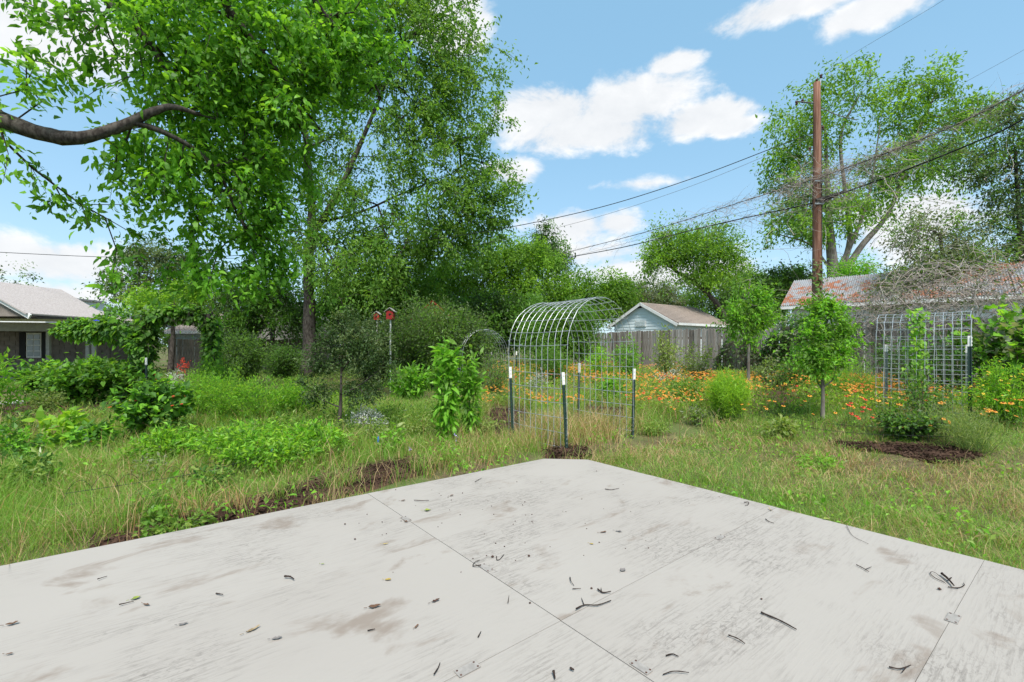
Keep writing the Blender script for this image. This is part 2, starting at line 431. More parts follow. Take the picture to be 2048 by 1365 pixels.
# --- leaves
TPL = {  # u along the leaf, v across, w along its normal; a leaf is folded at the midrib and bends down to the tip
    'leaf': (np.array([(0, 0, 0), (.45, .5, .10), (1, 0, -.12), (.45, -.5, .10)]), np.array([(0, 2, 1), (0, 3, 2)])),
    'long': (np.array([(0, 0, 0), (.3, .5, .08), (.3, -.5, .08), (.68, .36, .04), (.68, -.36, .04), (1, 0, -.14)]),
             np.array([(0, 2, 1), (1, 2, 4), (1, 4, 3), (3, 4, 5)])),
    'lobed': (np.array([(0, 0, 0), (.15, .5, .06), (.42, .25, .0), (.72, .46, .05), (1, 0, -.16), (.72, -.46, .05), (.42, -.25, 0), (.15, -.5, .06)]),
              np.array([(0, 2, 1), (0, 6, 2), (0, 7, 6), (2, 4, 3), (2, 6, 4), (6, 5, 4)])),
    'heart': (np.array([(0, 0, 0), (-.08, .3, .03), (.3, .52, .06), (1, 0, -.15), (.3, -.52, .06), (-.08, -.3, .03)]),
              np.array([(0, 2, 1), (0, 3, 2), (0, 4, 3), (0, 5, 4)])),
    'needle': (np.array([(0, .5, 0), (0, -.5, 0), (1, 0, -.05)]), np.array([(0, 1, 2)])),
}
def leaves(mb, P, D, N, L, W, tpl='leaf', m=0):
    P = np.asarray(P, float); n = len(P)
    if n == 0: return
    D = unit(D); S = unit(np.cross(N, D)); Nn = np.cross(D, S)
    L = np.broadcast_to(L, (n,)); W = np.broadcast_to(W, (n,)); v, t = TPL[tpl]
    pts = (P[:, None] + D[:, None] * (v[None, :, 0:1] * L[:, None, None]) + S[:, None] * (v[None, :, 1:2] * W[:, None, None])
           + Nn[:, None] * (v[None, :, 2:3] * L[:, None, None]))
    tt = t[None] + (np.arange(n) * len(v))[:, None, None]
    mm = m if np.isscalar(m) else np.repeat(m, len(t))
    mb.add(pts, tt, mm)
def leaf_cloud(mb, P, L, ratio=.45, tpl='leaf', m=0, out=None, droop=.35, upn=1.1, jit=.9, lvar=.3):
    """free leaves at points P: out = direction each leaf leans away to"""
    n = len(P)
    D = rvec(n) * jit + np.array([0, 0, -droop])
    if out is not None: D = D + out
    N = rvec(n) * .75 + np.array([0, 0, upn])
    ll = L * (1 + lvar * rng.normal(size=n)).clip(.45, 1.7)
    leaves(mb, P, D, N, ll, ll * ratio, tpl, m)

def blades(mb, x, y, h, w, lean=.35, m=0, z=None, bend=None):
    """grass blades, each three faces: rooted at x, y, bending over"""
    n = len(x); z = hgt(x, y) if z is None else z
    a = rng.uniform(0, 2 * math.pi, n); f = rng.uniform(0, 2 * math.pi, n)
    lx, ly = np.cos(a), np.sin(a)
    if bend is not None: lx, ly = lx + bend[0], ly + bend[1]
    k = lean * h * rng.uniform(.3, 1.6, n)
    wx, wy = np.cos(f) * w, np.sin(f) * w
    B = np.stack([x, y, z - .01], 1); Mi = B + np.stack([lx * k * .35, ly * k * .35, h * .58], 1)
    T = B + np.stack([lx * k * 1.15, ly * k * 1.15, h * (1 - .25 * np.minimum(1, (k / (h + 1e-6)) ** 2))], 1)
    S = np.stack([wx, wy, np.zeros(n)], 1)
    v = np.stack([B - S, B + S, Mi - S * .75, Mi + S * .75, T], 1)
    t = np.array([(0, 1, 3), (0, 3, 2), (2, 3, 4)])[None] + (np.arange(n) * 5)[:, None, None]
    mb.add(v, t, m if np.isscalar(m) else np.repeat(m, 3))

# --- trees
def grow(polys, targets, rg, seg=.5, first=0.25, stiff=.45):
    """grow branches from trunk polylines to every target: each takes the cheapest way from what already stands"""
    pos, par, plen, dire, att = [], [], [], [], []
    for P in polys:
        base = len(pos)
        for i, p in enumerate(P):
            pos.append(p); par.append(-1 if i == 0 else base + i - 1)
            plen.append(0.0); dire.append(unit(P[min(i + 1, len(P) - 1)] - P[max(i - 1, 0)])); att.append(i >= first * (len(P) - 1))
    ntr = len(pos); cap = ntr + len(targets) * 12
    A = np.zeros((cap, 3)); A[:ntr] = pos; pl = np.zeros(cap); ok = np.zeros(cap, bool); ok[:ntr] = att
    pa = np.full(cap, -1); pa[:ntr] = par; di = np.zeros((cap, 3)); di[:ntr] = dire; n = ntr
    at0 = A[:ntr][ok[:ntr]]
    dd = np.array([np.min(np.linalg.norm(at0 - t, axis=1)) for t in targets]); tips = []
    for t in np.asarray(targets)[np.argsort(dd)]:
        v = t - A[:n]; d = np.linalg.norm(v, axis=1)
        ang_ = 1 - np.einsum('ij,ij->i', v, di[:n]) / (d + 1e-6)
        cost = d * (1 + .35 * ang_) + .18 * pl[:n] + np.where(ok[:n], 0, 1e6)
        i = int(np.argmin(cost)); k = int(max(1, min(10, round(d[i] / seg))))
        if n + k >= cap: break
        c = A[i] + di[i] * d[i] * stiff + np.array([0, 0, .10 * d[i]])
        prev = i
        for q in range(1, k + 1):
            s = q / k; p = (1 - s) ** 2 * A[i] + 2 * s * (1 - s) * c + s * s * t
            if q < k: p = p + rg.normal(size=3) * .05 * d[i] / k
            A[n] = p; pa[n] = prev; pl[n] = pl[prev] + d[i] / k; di[n] = unit(p - A[prev]); ok[n] = True
            prev = n; n += 1
        tips.append(prev)
    return A[:n], pa[:n], di[:n], np.array(tips), ntr
def ell(px, py, Z, rx, ry, rz=None, w=None):
    return (at(px, py, Z), np.array([rx * Z / F, (rz if rz is not None else .6 * rx * Z / F), ry * Z / F]), w)
def sample_ells(ells, n, rg, shell=2.0):
    vol = np.array([(e[2] if e[2] is not None else 1.0) * np.prod(e[1]) ** .75 for e in ells]); vol /= vol.sum()
    c = rg.choice(len(ells), n, p=vol); d = unit(rg.normal(size=(n, 3))) * (rg.uniform(0, 1, n) ** (1 / (3 + shell)) * (1 + .17 * rg.normal(size=n)))[:, None]
    return np.array([e[0] for e in ells])[c] + d * np.array([e[1] for e in ells])[c]
def tree(name, label, trunks, ells, ntips, lpt, leaf, clump, lmat, bark='bark', droop=.35, tpl='leaf', ratio=.45, seed=1, group=None, cat='tree',
         tip_r=.006, rexp=.43, seg=.5, first=.3, hang=.0, upn=1.1, twigs=True, shell=2.0, base=None, maxr=.6, gravity=.12, extra=None):
    """trunks: list of (points in world coordinates, radius at start, radius at end); crown: union of ellipsoids"""
    rg = np.random.default_rng(seed)
    polys, prad = [], []
    for P, ra, rb in trunks:
        q = smooth_path(P, max(6, 4 * len(P))); polys.append(q); prad.append(np.linspace(ra, rb, len(q)))
    T = sample_ells(ells, ntips, rg, shell)
    T = T[T[:, 2] > .3]
    A, pa, di, tips, ntr = grow(polys, T, rg, seg, first)
    base = polys[0][0] if base is None else base
    o = thing(name, label, cat, base, group)
    mb = MB(); k0 = 0
    for P, r in zip(polys, prad):
        rr = r.copy()
        if k0 == 0: rr[:3] *= np.array([1.35, 1.12, 1.03])
        sweep(mb, P, rr, 10, 0, True, .05); k0 += 1
    cnt = np.zeros(len(A)); cnt[tips] = 1
    for i in range(len(A) - 1, ntr - 1, -1): cnt[pa[i]] += cnt[i]
    r = np.minimum(tip_r * np.maximum(cnt, 1) ** rexp, maxr)
    pr = np.concatenate(prad)
    idx = np.arange(ntr, len(A)); pi = pa[idx]
    r0 = np.where(pi < ntr, np.minimum(r[idx] * 1.1, np.where(pi < ntr, pr[np.minimum(pi, ntr - 1)], 1)), np.minimum(r[pi], r[idx] * 1.5)); r1 = r[idx]
    big = r1 > tip_r * 2.5
    tubes(mb, A[pi][big], A[idx][big], r0[big], r1[big], 6)
    tubes(mb, A[pi][~big], A[idx][~big], r0[~big], r1[~big], 3)
    mb.build('trunk', bark, o, smooth=True)
    # foliage: at every tip a spray of leaves on a fine twig
    lf = MB(); nt_ = len(tips); n = nt_ * lpt
    ti = np.repeat(np.arange(nt_), lpt); tp = A[tips]; td = di[tips]
    td = unit(td + rg.normal(size=(nt_, 3)) * .45 + np.array([0, 0, -hang]))
    s = rg.uniform(-.55, 1, n)
    c2 = clump * rg.uniform(.55, 1.35, nt_)
    P = tp[ti] + td[ti] * (s * c2[ti] * 1.15)[:, None] + rg.normal(size=(n, 3)) * (c2[ti] * .36)[:, None]
    P[:, 2] -= gravity * (np.maximum(s, 0) ** 2) * c2[ti] * 2
    D = td[ti] * .55 + rg.normal(size=(n, 3)) * .55 + np.array([0, 0, -droop])
    N = rg.normal(size=(n, 3)) * .6 + np.array([0, 0, upn])
    ll = leaf * (1 + .25 * rg.normal(size=n)).clip(.5, 1.6)
    if isinstance(lmat, str): lmat = [lmat]
    mi = 0 if len(lmat) == 1 else np.repeat(rg.integers(0, len(lmat), nt_), lpt)
    leaves(lf, P, D, N, ll, ll * ratio, tpl, mi)
    lf.build('crown', lmat, o, kind='stuff')
    if twigs:
        tw = MB(); tubes(tw, tp, tp + td * c2[:, None] * .95 - np.array([0, 0, 1]) * (gravity * c2 * 1.6)[:, None], tip_r * .9, tip_r * .4, 3)
        tw.build('twigs', bark, o, kind='stuff')
    return o

def shrub(name, label, base, h, rad, nst, lps, leaf, lmat, ratio=.4, tpl='leaf', seed=1, group=None, cat='shrub', spread=1.0, jit=.06, droop=.2,
          t0=.15, stem='twig', stem_r=.005, flowers=None, outward=.6, flat=0.0, basejit=.15, parent=None, upn=.8, leanv=(0, 0)):
    """stems rising from one base, leaves all along them; flowers = (material, number, size)"""
    rg = np.random.default_rng(seed); base = np.asarray(base, float)
    o = thing(name, label, cat, base, group) if parent is None else parent
    a = rg.uniform(0, 2 * math.pi, nst); q = np.sqrt(rg.uniform(0, 1, nst))
    zt = h * (1 - (1 - flat) * .55 * q ** 2) * rg.uniform(.72, 1.08, nst)
    E = base + np.stack([np.cos(a) * q * rad * spread + leanv[0] * zt, np.sin(a) * q * rad * spread + leanv[1] * zt, zt], 1)
    B = base + np.stack([np.cos(a) * q * rad * basejit, np.sin(a) * q * rad * basejit, np.full(nst, -.02)], 1)
    C = B + (E - B) * np.array([.25, .25, .62]) + rg.normal(size=(nst, 3)) * .05 * h
    def pt(i, t):
        t = t[:, None]; return (1 - t) ** 2 * B[i] + 2 * t * (1 - t) * C[i] + t * t * E[i]
    mb = MB(); K = 4; ii = np.arange(nst)
    for s in range(K):
        tubes(mb, pt(ii, np.full(nst, s / K)), pt(ii, np.full(nst, (s + 1) / K)), stem_r * (1 - .7 * s / K), stem_r * (1 - .7 * (s + 1) / K), 3 if stem_r < .012 else 6)
    mb.build('stems', stem, o, kind='stuff')
    n = nst * lps; i = np.repeat(ii, lps); t = t0 + (1 - t0) * rg.uniform(0, 1, n) ** .75
    P = pt(i, t) + rg.normal(size=(n, 3)) * jit
    P[:, 2] = np.maximum(P[:, 2], hgt(P[:, 0], P[:, 1]) + .01)
    O = unit(P - (base + np.array([0, 0, h * .45]))) * outward
    D = O + rg.normal(size=(n, 3)) * .6 + np.array([0, 0, -droop]); N = rg.normal(size=(n, 3)) * .6 + np.array([0, 0, upn])
    ll = leaf * (1 + .28 * rg.normal(size=n)).clip(.45, 1.7); lf = MB()
    if isinstance(lmat, str): lmat = [lmat]
    mi = 0 if len(lmat) == 1 else rg.integers(0, len(lmat), n)
    leaves(lf, P, D, N, ll, ll * ratio, tpl, mi); lf.build('foliage', lmat, o, kind='stuff')
    if flowers:
        fm, nf, fs = flowers; k = rg.integers(0, nst, nf); P = pt(k, rg.uniform(.7, 1.0, nf)) + rg.normal(size=(nf, 3)) * jit + np.array([0, 0, .02])
        fl = MB(); blossoms(fl, P, fs, rg); fl.build('blossoms', [fm, 'flower_disc'], o, kind='stuff')
    return o
def blossoms(mb, P, size, rg, k=7, m=0, mc=1):
    """open daisy heads: a ring of petals round a raised dark disc"""
    n = len(P); P = np.asarray(P, float); U = unit(rg.normal(size=(n, 3)) * .35 + np.array([0, -.35, 1.0])); s, u = frame(U)
    sz = size * rg.uniform(.7, 1.25, n)
    for j in range(k):
        a = 2 * math.pi * j / k; d = s * math.cos(a) + u * math.sin(a)
        leaves(mb, P + d * (sz * .12)[:, None], d - U * .12, U, sz * .42, sz * .40, 'leaf', m)
    an = np.arange(5) * 2 * math.pi / 5
    ring = P[:, None] + (s[:, None] * np.cos(an)[None, :, None] + u[:, None] * np.sin(an)[None, :, None]) * (sz * .17)[:, None, None]
    v = np.concatenate([ring, (P + U * (sz * .16)[:, None])[:, None]], 1)
    t = np.array([(i, (i + 1) % 5, 5) for i in range(5)])[None] + (np.arange(n) * 6)[:, None, None]
    mb.add(v, t, mc)
def tangle(mb, S, D, length, k=5, r=.004, wob=.5, grav=.15, rg=None, m=0):
    rg = rg or rng; n = len(S); p = np.asarray(S, float); d = unit(D); st = (np.broadcast_to(length, (n,)) / k)[:, None]
    for i in range(k):
        d = unit(d + rg.normal(size=(n, 3)) * wob + np.array([0, 0, -grav])); q = p + d * st
        tubes(mb, p, q, r * (1 - i / (k + 1)), r * (1 - (i + 1) / (k + 1)), 3, m); p = q

# ------------------------------------------------------------------ the ground
def make_ground():
    xs = np.concatenate([[-400, -120, -60, -35], np.linspace(-24, 24, 161), [35, 60, 120, 400]])
    ys = np.concatenate([[-60, -25, -10, -4], np.linspace(-1, 30, 125), [36, 50, 80, 140, 500]])
    X, Y = np.meshgrid(xs, ys); Zg = hgt(X, Y) + .012 * np.sin(X * 2.1 + 1.3 * np.sin(Y * 1.7)) * np.cos(Y * 2.6)
    near = (np.abs(X) < 25) & (Y > -1) & (Y < 31)
    Zg = Zg + np.where(near, rng.normal(size=X.shape) * .008, 0)
    nx, ny = len(xs), len(ys); i = np.arange(nx * ny).reshape(ny, nx)
    a, b, c, d = i[:-1, :-1].ravel(), i[:-1, 1:].ravel(), i[1:, 1:].ravel(), i[1:, :-1].ravel()
    mb = MB(); mb.add(np.stack([X.ravel(), Y.ravel(), Zg.ravel()], 1), np.concatenate([np.stack([a, b, c], 1), np.stack([a, c, d], 1)]))
    o = mb.build('ground', 'ground', smooth=True, kind='structure')
make_ground()

# ------------------------------------------------------------------ the plywood deck
def line(p, q):
    p, q = DK(*p), DK(*q); return p, q - p
def cross(l1, l2):
    (p, r), (q, s) = l1, l2; t = ((q[0] - p[0]) * s[1] - (q[1] - p[1]) * s[0]) / (r[0] * s[1] - r[1] * s[0]); return p + t * r
L0 = line((0, 1132), (1071, 921)); R0 = line((1310, 953.5), (2048, 1140.5))
LD = line((940, 1060), (1250, 965)); LB = line((1535, 1025), (1125, 1240)); LC = line((1968, 1122), (1830, 1365))
RA = line((800, 1030), (1310, 1366))
def par(l, ref, off):
    """parallel to l, off metres towards the camera side"""
    d = unit(l[1]); n = np.array([d[1], -d[0]]);
    if np.dot(n, -l[0]) < 0: n = -n
    return (l[0] + n * off, l[1])
LE = par(LC, None, 1.22); LF = par(LE, None, 1.22); LG = par(LF, None, 1.22)
uR = unit(R0[1])                                                  # along the right edge
def par2(l, off):
    d = unit(l[1]); n = np.array([d[1], -d[0]])
    if n[0] > 0: n = -n
    return (l[0] + n * off, l[1])
RAb = par2(RA, 1.22)
R2 = par2(RA, 2.44); R2b = par2(RA, 3.66); R3 = par2(RA, 4.9)
corner = cross(L0, R0)
dLx = unit(cross(LB, R0) - cross(LB, RA)); DANG = math.atan2(dLx[1], dLx[0])
deck = thing('plywood_deck', 'pale weathered plywood deck of butted sheets filling the foreground', 'deck', (corner[0], corner[1], 0))
def deck_sheet(poly, dz=0.0, gap=.0024):
    c = poly.mean(0); q = []
    k = len(poly)
    for i in range(k):
        v = c - poly[i]; q.append(poly[i] + unit(v) * gap)
    q = np.array(q); mb = MB(); ca, sa = math.cos(-DANG), math.sin(-DANG)
    loc = q - c; loc = np.stack([loc[:, 0] * ca - loc[:, 1] * sa, loc[:, 0] * sa + loc[:, 1] * ca], 1)
    if np.sum(loc[:, 0] * np.roll(loc[:, 1], -1) - loc[:, 1] * np.roll(loc[:, 0], -1)) < 0: loc = loc[::-1]
    slab(mb, np.concatenate([loc, np.zeros((k, 1))], 1), (0, 0, 1), .019)
    place('sheet', mb.mesh('sheet', ['deck_plywood']), deck, (c[0], c[1], dz), (0, 0, DANG))
cut1, cut2 = DK(1088, 917.7), DK(1176, 919.6)
def quad(la, lb, ra, rb): return np.array([cross(la, ra), cross(la, rb), cross(lb, rb), cross(lb, ra)])
q = quad(L0, LD, R0, RA); deck_sheet(np.array([cut2, cut1, q[1], q[2], q[3]]))
deck_sheet(quad(LD, LB, R0, RA), .0015)
deck_sheet(quad(LB, LC, R0, RA), 0); deck_sheet(quad(LC, LE, R0, RA), .001); deck_sheet(quad(LE, LF, R0, RA), 0); deck_sheet(quad(LF, LG, R0, RA), 0)
deck_sheet(quad(L0, LD, RA, R2), -.001, .0014); deck_sheet(quad(L0, LD, R2, R3), .0005, .0014)
deck_sheet(quad(LD, LB, RA, R2), .001); deck_sheet(quad(LD, LB, R2, R3), -.001)
for a, b in ((LB, LC), (LC, LE), (LE, LF), (LF, LG)):
    deck_sheet(quad(a, b, RA, R2), -.0005); deck_sheet(quad(a, b, R2, R3), .001)
def rim(p, q):
    mb = MB(); d = unit(q - p); n = np.array([-d[1], d[0]])
    if np.dot(n, p) < 0: n = -n
    c = (p + q) / 2 - n * .028
    box(mb, (c[0], c[1], -.10), (np.linalg.norm(q - p) - .04, .038, .155), 0, (*d, 0), (*n, 0)); mb.build('rim_board', 'trim_grey', deck)
rim(cut1, cross(L0, R3)); rim(cut2, cross(LG, R0)); rim(cut1, cut2)
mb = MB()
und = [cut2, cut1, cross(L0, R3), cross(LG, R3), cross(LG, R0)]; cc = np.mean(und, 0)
slab(mb, [(*(p + unit(cc - p) * .09), -.026) for p in und][::-1], (0, 0, 1), .01); mb.build('gap_shade_board', 'gap_shade', deck)  # dark sheet added under the seams, standing in for the shade below
for (px, py, s) in ((812, 1039, .10), (972, 1137, .10), (1282, 1336, .085), (1440, 1076, .09), (1906, 1238, .10), (935, 1340, .10)):
    mb = MB(); p = DK(px, py); ln = RA if px < 1400 and px != 935 else LB
    if px == 1906: ln = LC
    d = unit(ln[1]); n = np.array([-d[1], d[0]])
    box(mb, (p[0], p[1], .0035), (s, s * .45, .003), 0, (*d, 0), (*n, 0)); pl = mb.build('mending_plate', 'plate_paint', deck)
    for i, j in ((-1, -1), (1, -1), (1, 1), (-1, 1)):
        mb = MB(); c = p + d * i * s * .4 + n * j * s * .15; sweep(mb, [(c[0], c[1], .0045), (c[0], c[1], .0065)], .0045, 6); mb.build('screw', 'husk', pl)
DECKPOLY = [cut2, cut1, cross(L0, R3), cross(LG, R3), cross(LG, R0)]

# ------------------------------------------------------------------ mulch beds
MULCH = []
def mulch_bed(pix, label_name='mulch_bed', chips=900, high=.035):
    P = np.array([G(*p)[:2] for p in pix]); P = np.array(P); MULCH.append(P)
    c = P.mean(0); k = len(P); rings = [0, .3, .55, .78, .92, 1.02]; V = [[c[0], c[1], float(hgt(*c)) + high]]; T = []
    dense = []
    for i in range(k):
        for s in (0, .33, .66): dense.append(P[i] * (1 - s) + P[(i + 1) % k] * s)
    dense = np.array(dense); m = len(dense)
    for r in rings[1:]:
        for p in dense:
            q = c + (p - c) * r + rng.normal(size=2) * .02
            V.append([q[0], q[1], float(hgt(*q)) + high * (1 - r ** 4) + rng.normal() * .008 + (.012 if r < 1 else -.04)])
    for j in range(m): T.append((0, 1 + j, 1 + (j + 1) % m))
    for a in range(len(rings) - 2):
        for j in range(m):
            i0, i1 = 1 + a * m + j, 1 + a * m + (j + 1) % m; T += [(i0, i0 + m, i1 + m), (i0, i1 + m, i1)]
    mb = MB(); mb.add(V, T, 0)
    lo, hi = P.min(0), P.max(0); X = rng.uniform(lo[0], hi[0], chips * 3); Y = rng.uniform(lo[1], hi[1], chips * 3)
    ok = inpoly(X, Y, P) & ~inpoly(X, Y, DECKPOLY); X, Y = X[ok][:chips], Y[ok][:chips]; n = len(X)
    D = rng.normal(size=(n, 3)) * np.array([1, 1, .25]); N = rng.normal(size=(n, 3)) * .5 + np.array([0, 0, 1])
    ll = rng.uniform(.025, .075, n); leaves(mb, np.stack([X, Y, hgt(X, Y) + high * .8 + rng.uniform(.005, .03, n)], 1), D, N, ll, ll * .28, 'long', 0)
    return mb.build('mulch', 'mulch', kind='stuff')
mulch_bed([(150, 1100), (330, 1045), (520, 1000), (660, 950), (780, 925), (885, 912), (890, 935), (760, 975), (600, 1018), (420, 1052), (180, 1105)], chips=2600)
mulch_bed([(1650, 886), (1710, 889), (1800, 891), (1950, 902), (1970, 916), (1920, 930), (1850, 926), (1790, 912), (1700, 900)], chips=2400, high=.02)
mulch_bed([(955, 855), (985, 815), (1050, 820), (1065, 850), (1035, 878), (985, 880)], chips=1000)
mulch_bed([(1165, 850), (1170, 812), (1250, 818), (1258, 850)], chips=500)
mulch_bed([(1082, 914), (1115, 903), (1165, 901), (1185, 912), (1180, 922), (1130, 921)], chips=700, high=.07)
mulch_bed([(-120, 870), (20, 805), (150, 800), (290, 805), (265, 838), (120, 855)], chips=1500)
mulch_bed([(1500, 795), (1545, 775), (1610, 800), (1560, 820)], chips=400)

# ------------------------------------------------------------------ fence of upright boards
def FL(t): return np.array([7.57 + .487 * t, 15.3 - .874 * t])       # the fence line, t metres along it
plank_me = []
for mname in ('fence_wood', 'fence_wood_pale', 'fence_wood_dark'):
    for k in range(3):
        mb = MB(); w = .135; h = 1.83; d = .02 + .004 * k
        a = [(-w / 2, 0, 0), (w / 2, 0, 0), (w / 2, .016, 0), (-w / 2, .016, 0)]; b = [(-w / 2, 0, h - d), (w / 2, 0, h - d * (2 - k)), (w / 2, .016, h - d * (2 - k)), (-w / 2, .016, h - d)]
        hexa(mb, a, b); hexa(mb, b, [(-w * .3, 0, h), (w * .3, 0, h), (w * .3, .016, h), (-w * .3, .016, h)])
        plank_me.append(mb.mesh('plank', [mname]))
def board_fence(label, p, q, step=.142, dark=False, height=1.0, wob=.015):
    d = unit(q - p); n = int(np.linalg.norm(q - p) / step); rz = math.atan2(d[1], d[0])
    o = thing('board_fence', label, 'fence', onground(*p), 'board fences behind the garden')
    for i in range(n):
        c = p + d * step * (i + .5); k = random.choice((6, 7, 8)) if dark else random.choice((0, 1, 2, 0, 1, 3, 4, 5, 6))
        place('plank', plank_me[k], o, (c[0], c[1], float(hgt(*c)) - .03 + random.gauss(0, .012)), (random.gauss(0, .01), random.gauss(0, .006), rz), (random.uniform(.94, 1.03), 1, height * random.uniform(.985, 1.015)))
    nn = np.array([-d[1], d[0]]);
    if np.dot(nn, p) < 0: nn = -nn
    for z in (.35, 1.45):
        mb = MB(); c = (p + q) / 2 + nn * .05; box(mb, (c[0], c[1], float(hgt(*c)) + z * height), (np.linalg.norm(q - p), .04, .09), 0, (*d, 0), (*nn, 0)); mb.build('rail', 'fence_wood_dark', o)
    return o
board_fence('weathered grey board fence running behind the wire arch to the brush pile', FL(-9.2), FL(7.5), height=.955)
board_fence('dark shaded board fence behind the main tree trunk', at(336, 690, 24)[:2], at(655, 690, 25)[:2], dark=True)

# ------------------------------------------------------------------ pale blue shed behind the fence
def shed():
    o = thing('shed', 'pale blue lap-sided shed with brown shingle gable roof beyond the fence', 'shed', (7.6, 21, .2))
    A = np.array([7.6, 21.0]); B = np.array([5.14, 24.2]); g = unit(B - A); W = np.linalg.norm(B - A); r = np.array([.79, .61]); r = unit(r - g * np.dot(r, g)); Ln = 4.7
    ze, za, z0 = 2.36, 3.36, .15; inset = .28; ig = .05
    def pt(u, v, z): q = A + g * u + r * v; return np.array([q[0], q[1], z])
    nf = np.array([-r[0], -r[1], 0]); ns = np.array([-g[0], -g[1], 0])
    mb = MB(); i = inset
    hexa(mb, [pt(i, ig, z0), pt(W - i, ig, z0), pt(W - i, Ln - i, z0), pt(i, Ln - i, z0)], [pt(i, ig, ze), pt(W - i, ig, ze), pt(W - i, Ln - i, ze), pt(i, Ln - i, ze)])
    slab(mb, [pt(i, ig, ze), pt(W - i, ig, ze), pt(W / 2, ig, za - .16)], nf, .02)
    mb.build('wall', 'siding_blue', o)
    z = z0; sl = (za - ze) / (W / 2)
    while z < za - .25:                                             # lap boards of the gable end and the long side
        zt = z + .15; top = lambda zz: (0 if zz <= ze + .1 else (zz - ze) / sl - i + .05)
        mb = MB(); u0, u1 = i + max(0, top(z)), W - i - max(0, top(z)); v0, v1 = i + max(0, top(zt)), W - i - max(0, top(zt))
        if v1 - v0 < .2: break
        hexa(mb, [pt(u0, ig, z), pt(u1, ig, z), pt(u1, ig - .03, z), pt(u0, ig - .03, z)], [pt(v0, ig, zt), pt(v1, ig, zt), pt(v1, ig - .012, zt), pt(v0, ig - .012, zt)]); mb.build('siding_board', 'siding_blue', o)
        if z < ze - .05:
            mb = MB(); hexa(mb, [pt(i, i, z), pt(i, Ln - i, z), pt(i - .03, Ln - i, z), pt(i - .03, i, z)], [pt(i, i, zt), pt(i, Ln - i, zt), pt(i - .012, Ln - i, zt), pt(i - .012, i, zt)]); mb.build('siding_board', 'siding_blue', o)
        z = zt
    for s in (0, 1):                                                # two roof slopes
        mb = MB(); e = 0 if s == 0 else W; ez = ze - .06
        P = [pt(e, -.12, ez), pt(e, Ln, ez), pt(W / 2, Ln, za), pt(W / 2, -.12, za)]; nn = unit(np.cross(P[1] - P[0], P[3] - P[0])); nn = nn if nn[2] > 0 else -nn
        slab(mb, [p + nn * .05 for p in P], nn, .05); rf = mb.build('roof', 'shingle', o)
        for q in range(14):                                         # shingle courses, each lapping the one below
            t0, t1 = q / 14, (q + 1.1) / 14; mb = MB(); C = [P[0] * (1 - t0) + P[3] * t0, P[1] * (1 - t0) + P[2] * t0, P[1] * (1 - t1) + P[2] * t1, P[0] * (1 - t1) + P[3] * t1]
            slab(mb, [C[0] + nn * .075, C[1] + nn * .075, C[2] + nn * .058, C[3] + nn * .058], nn, .012); mb.build('shingle_course', 'shingle', rf)
        mb = MB(); P2 = [pt(e, -.14, ez - .05), pt(W / 2, -.14, za - .02)]; d = unit(P2[1] - P2[0]); box(mb, (P2[0] + P2[1]) / 2, (np.linalg.norm(P2[1] - P2[0]) + .05, .03, .13), 0, d, nf, np.cross(d, nf)); mb.build('rake_board', 'trim_white', o)
    mb = MB(); c = (pt(0, -.1, ze - .06) + pt(0, Ln, ze - .06)) / 2 + ns * .02; box(mb, c, (Ln, .025, .11), 0, (*r, 0), ns); mb.build('fascia', 'trim_white', o)
    mb = MB(); box(mb, pt(W * .52, ig - .045, ze + .02), (.62, .03, .30), 0, (*g, 0), nf); v = mb.build('gable_vent', 'trim_white', o)
    for k in range(5):
        mb = MB(); box(mb, pt(W * .52, ig - .065, ze - .09 + k * .055), (.52, .02, .02), 0, (*g, 0), nf); mb.build('louvre', 'siding_blue', v)
shed()

# ------------------------------------------------------------------ house with the rusty metal roof
def rusty_house():
    o = thing('metal_roof_house', 'white house with rust-streaked corrugated metal roof behind the utility pole', 'house', (12, 20.5, .2))
    A = at(1561, 612, 20.0); d = unit(np.array([.74, -.67, 0])); b = unit(np.array([.67, .74, 0])); Ln = 8.5; run, rise = 2.7, 1.38
    n_ = 9; w = Ln / n_
    for k in range(n_):                                             # corrugated sheets side by side
        mb = MB(); V = []; T = []; m = 49
        for i in range(m):
            x = k * w + i * w / (m - 1) * 1.02; zz = .022 * math.sin(i * 2 * math.pi / 4.0) + .004 * (k % 2)
            for s in (0, 1): V.append(A + d * x + b * run * s + np.array([0, 0, rise * s + zz - random.uniform(0, .01)]))
        for i in range(m - 1): T += [(2 * i, 2 * i + 2, 2 * i + 3), (2 * i, 2 * i + 3, 2 * i + 1)]
        mb.add(V, T); mb.build('roof_sheet', 'rusty_metal', o)
    mb = MB(); P = [A + b * run + np.array([0, 0, rise - .03]), A + d * Ln + b * run + np.array([0, 0, rise - .03])]
    slab(mb, [P[0], P[1], P[1] + b * run - np.array([0, 0, rise]), P[0] + b * run - np.array([0, 0, rise])], (0, 0, 1), .04); mb.build('back_slope', 'rusty_metal', o)
    mb = MB(); q0 = A + d * .35 + b * .35; h = A[2] - .08; z0 = .1
    f = [q0, q0 + d * (Ln - .7), q0 + d * (Ln - .7) + b * (2 * run - .7), q0 + b * (2 * run - .7)]
    hexa(mb, [(p[0], p[1], z0) for p in f], [(p[0], p[1], h) for p in f])
    g0 = q0 + np.array([0, 0, 0]); slab(mb, [(f[0][0], f[0][1], h), (f[3][0], f[3][1], h), tuple(A + d * .35 + b * run + np.array([0, 0, rise - .12]))], -d, .03)
    mb.build('wall', 'trim_white', o)
    mb = MB(); box(mb, A + d * Ln / 2 + np.array([0, 0, -.09]) + b * .03, (Ln, .03, .14), 0, d, b); mb.build('fascia', 'trim_white', o)
rusty_house()

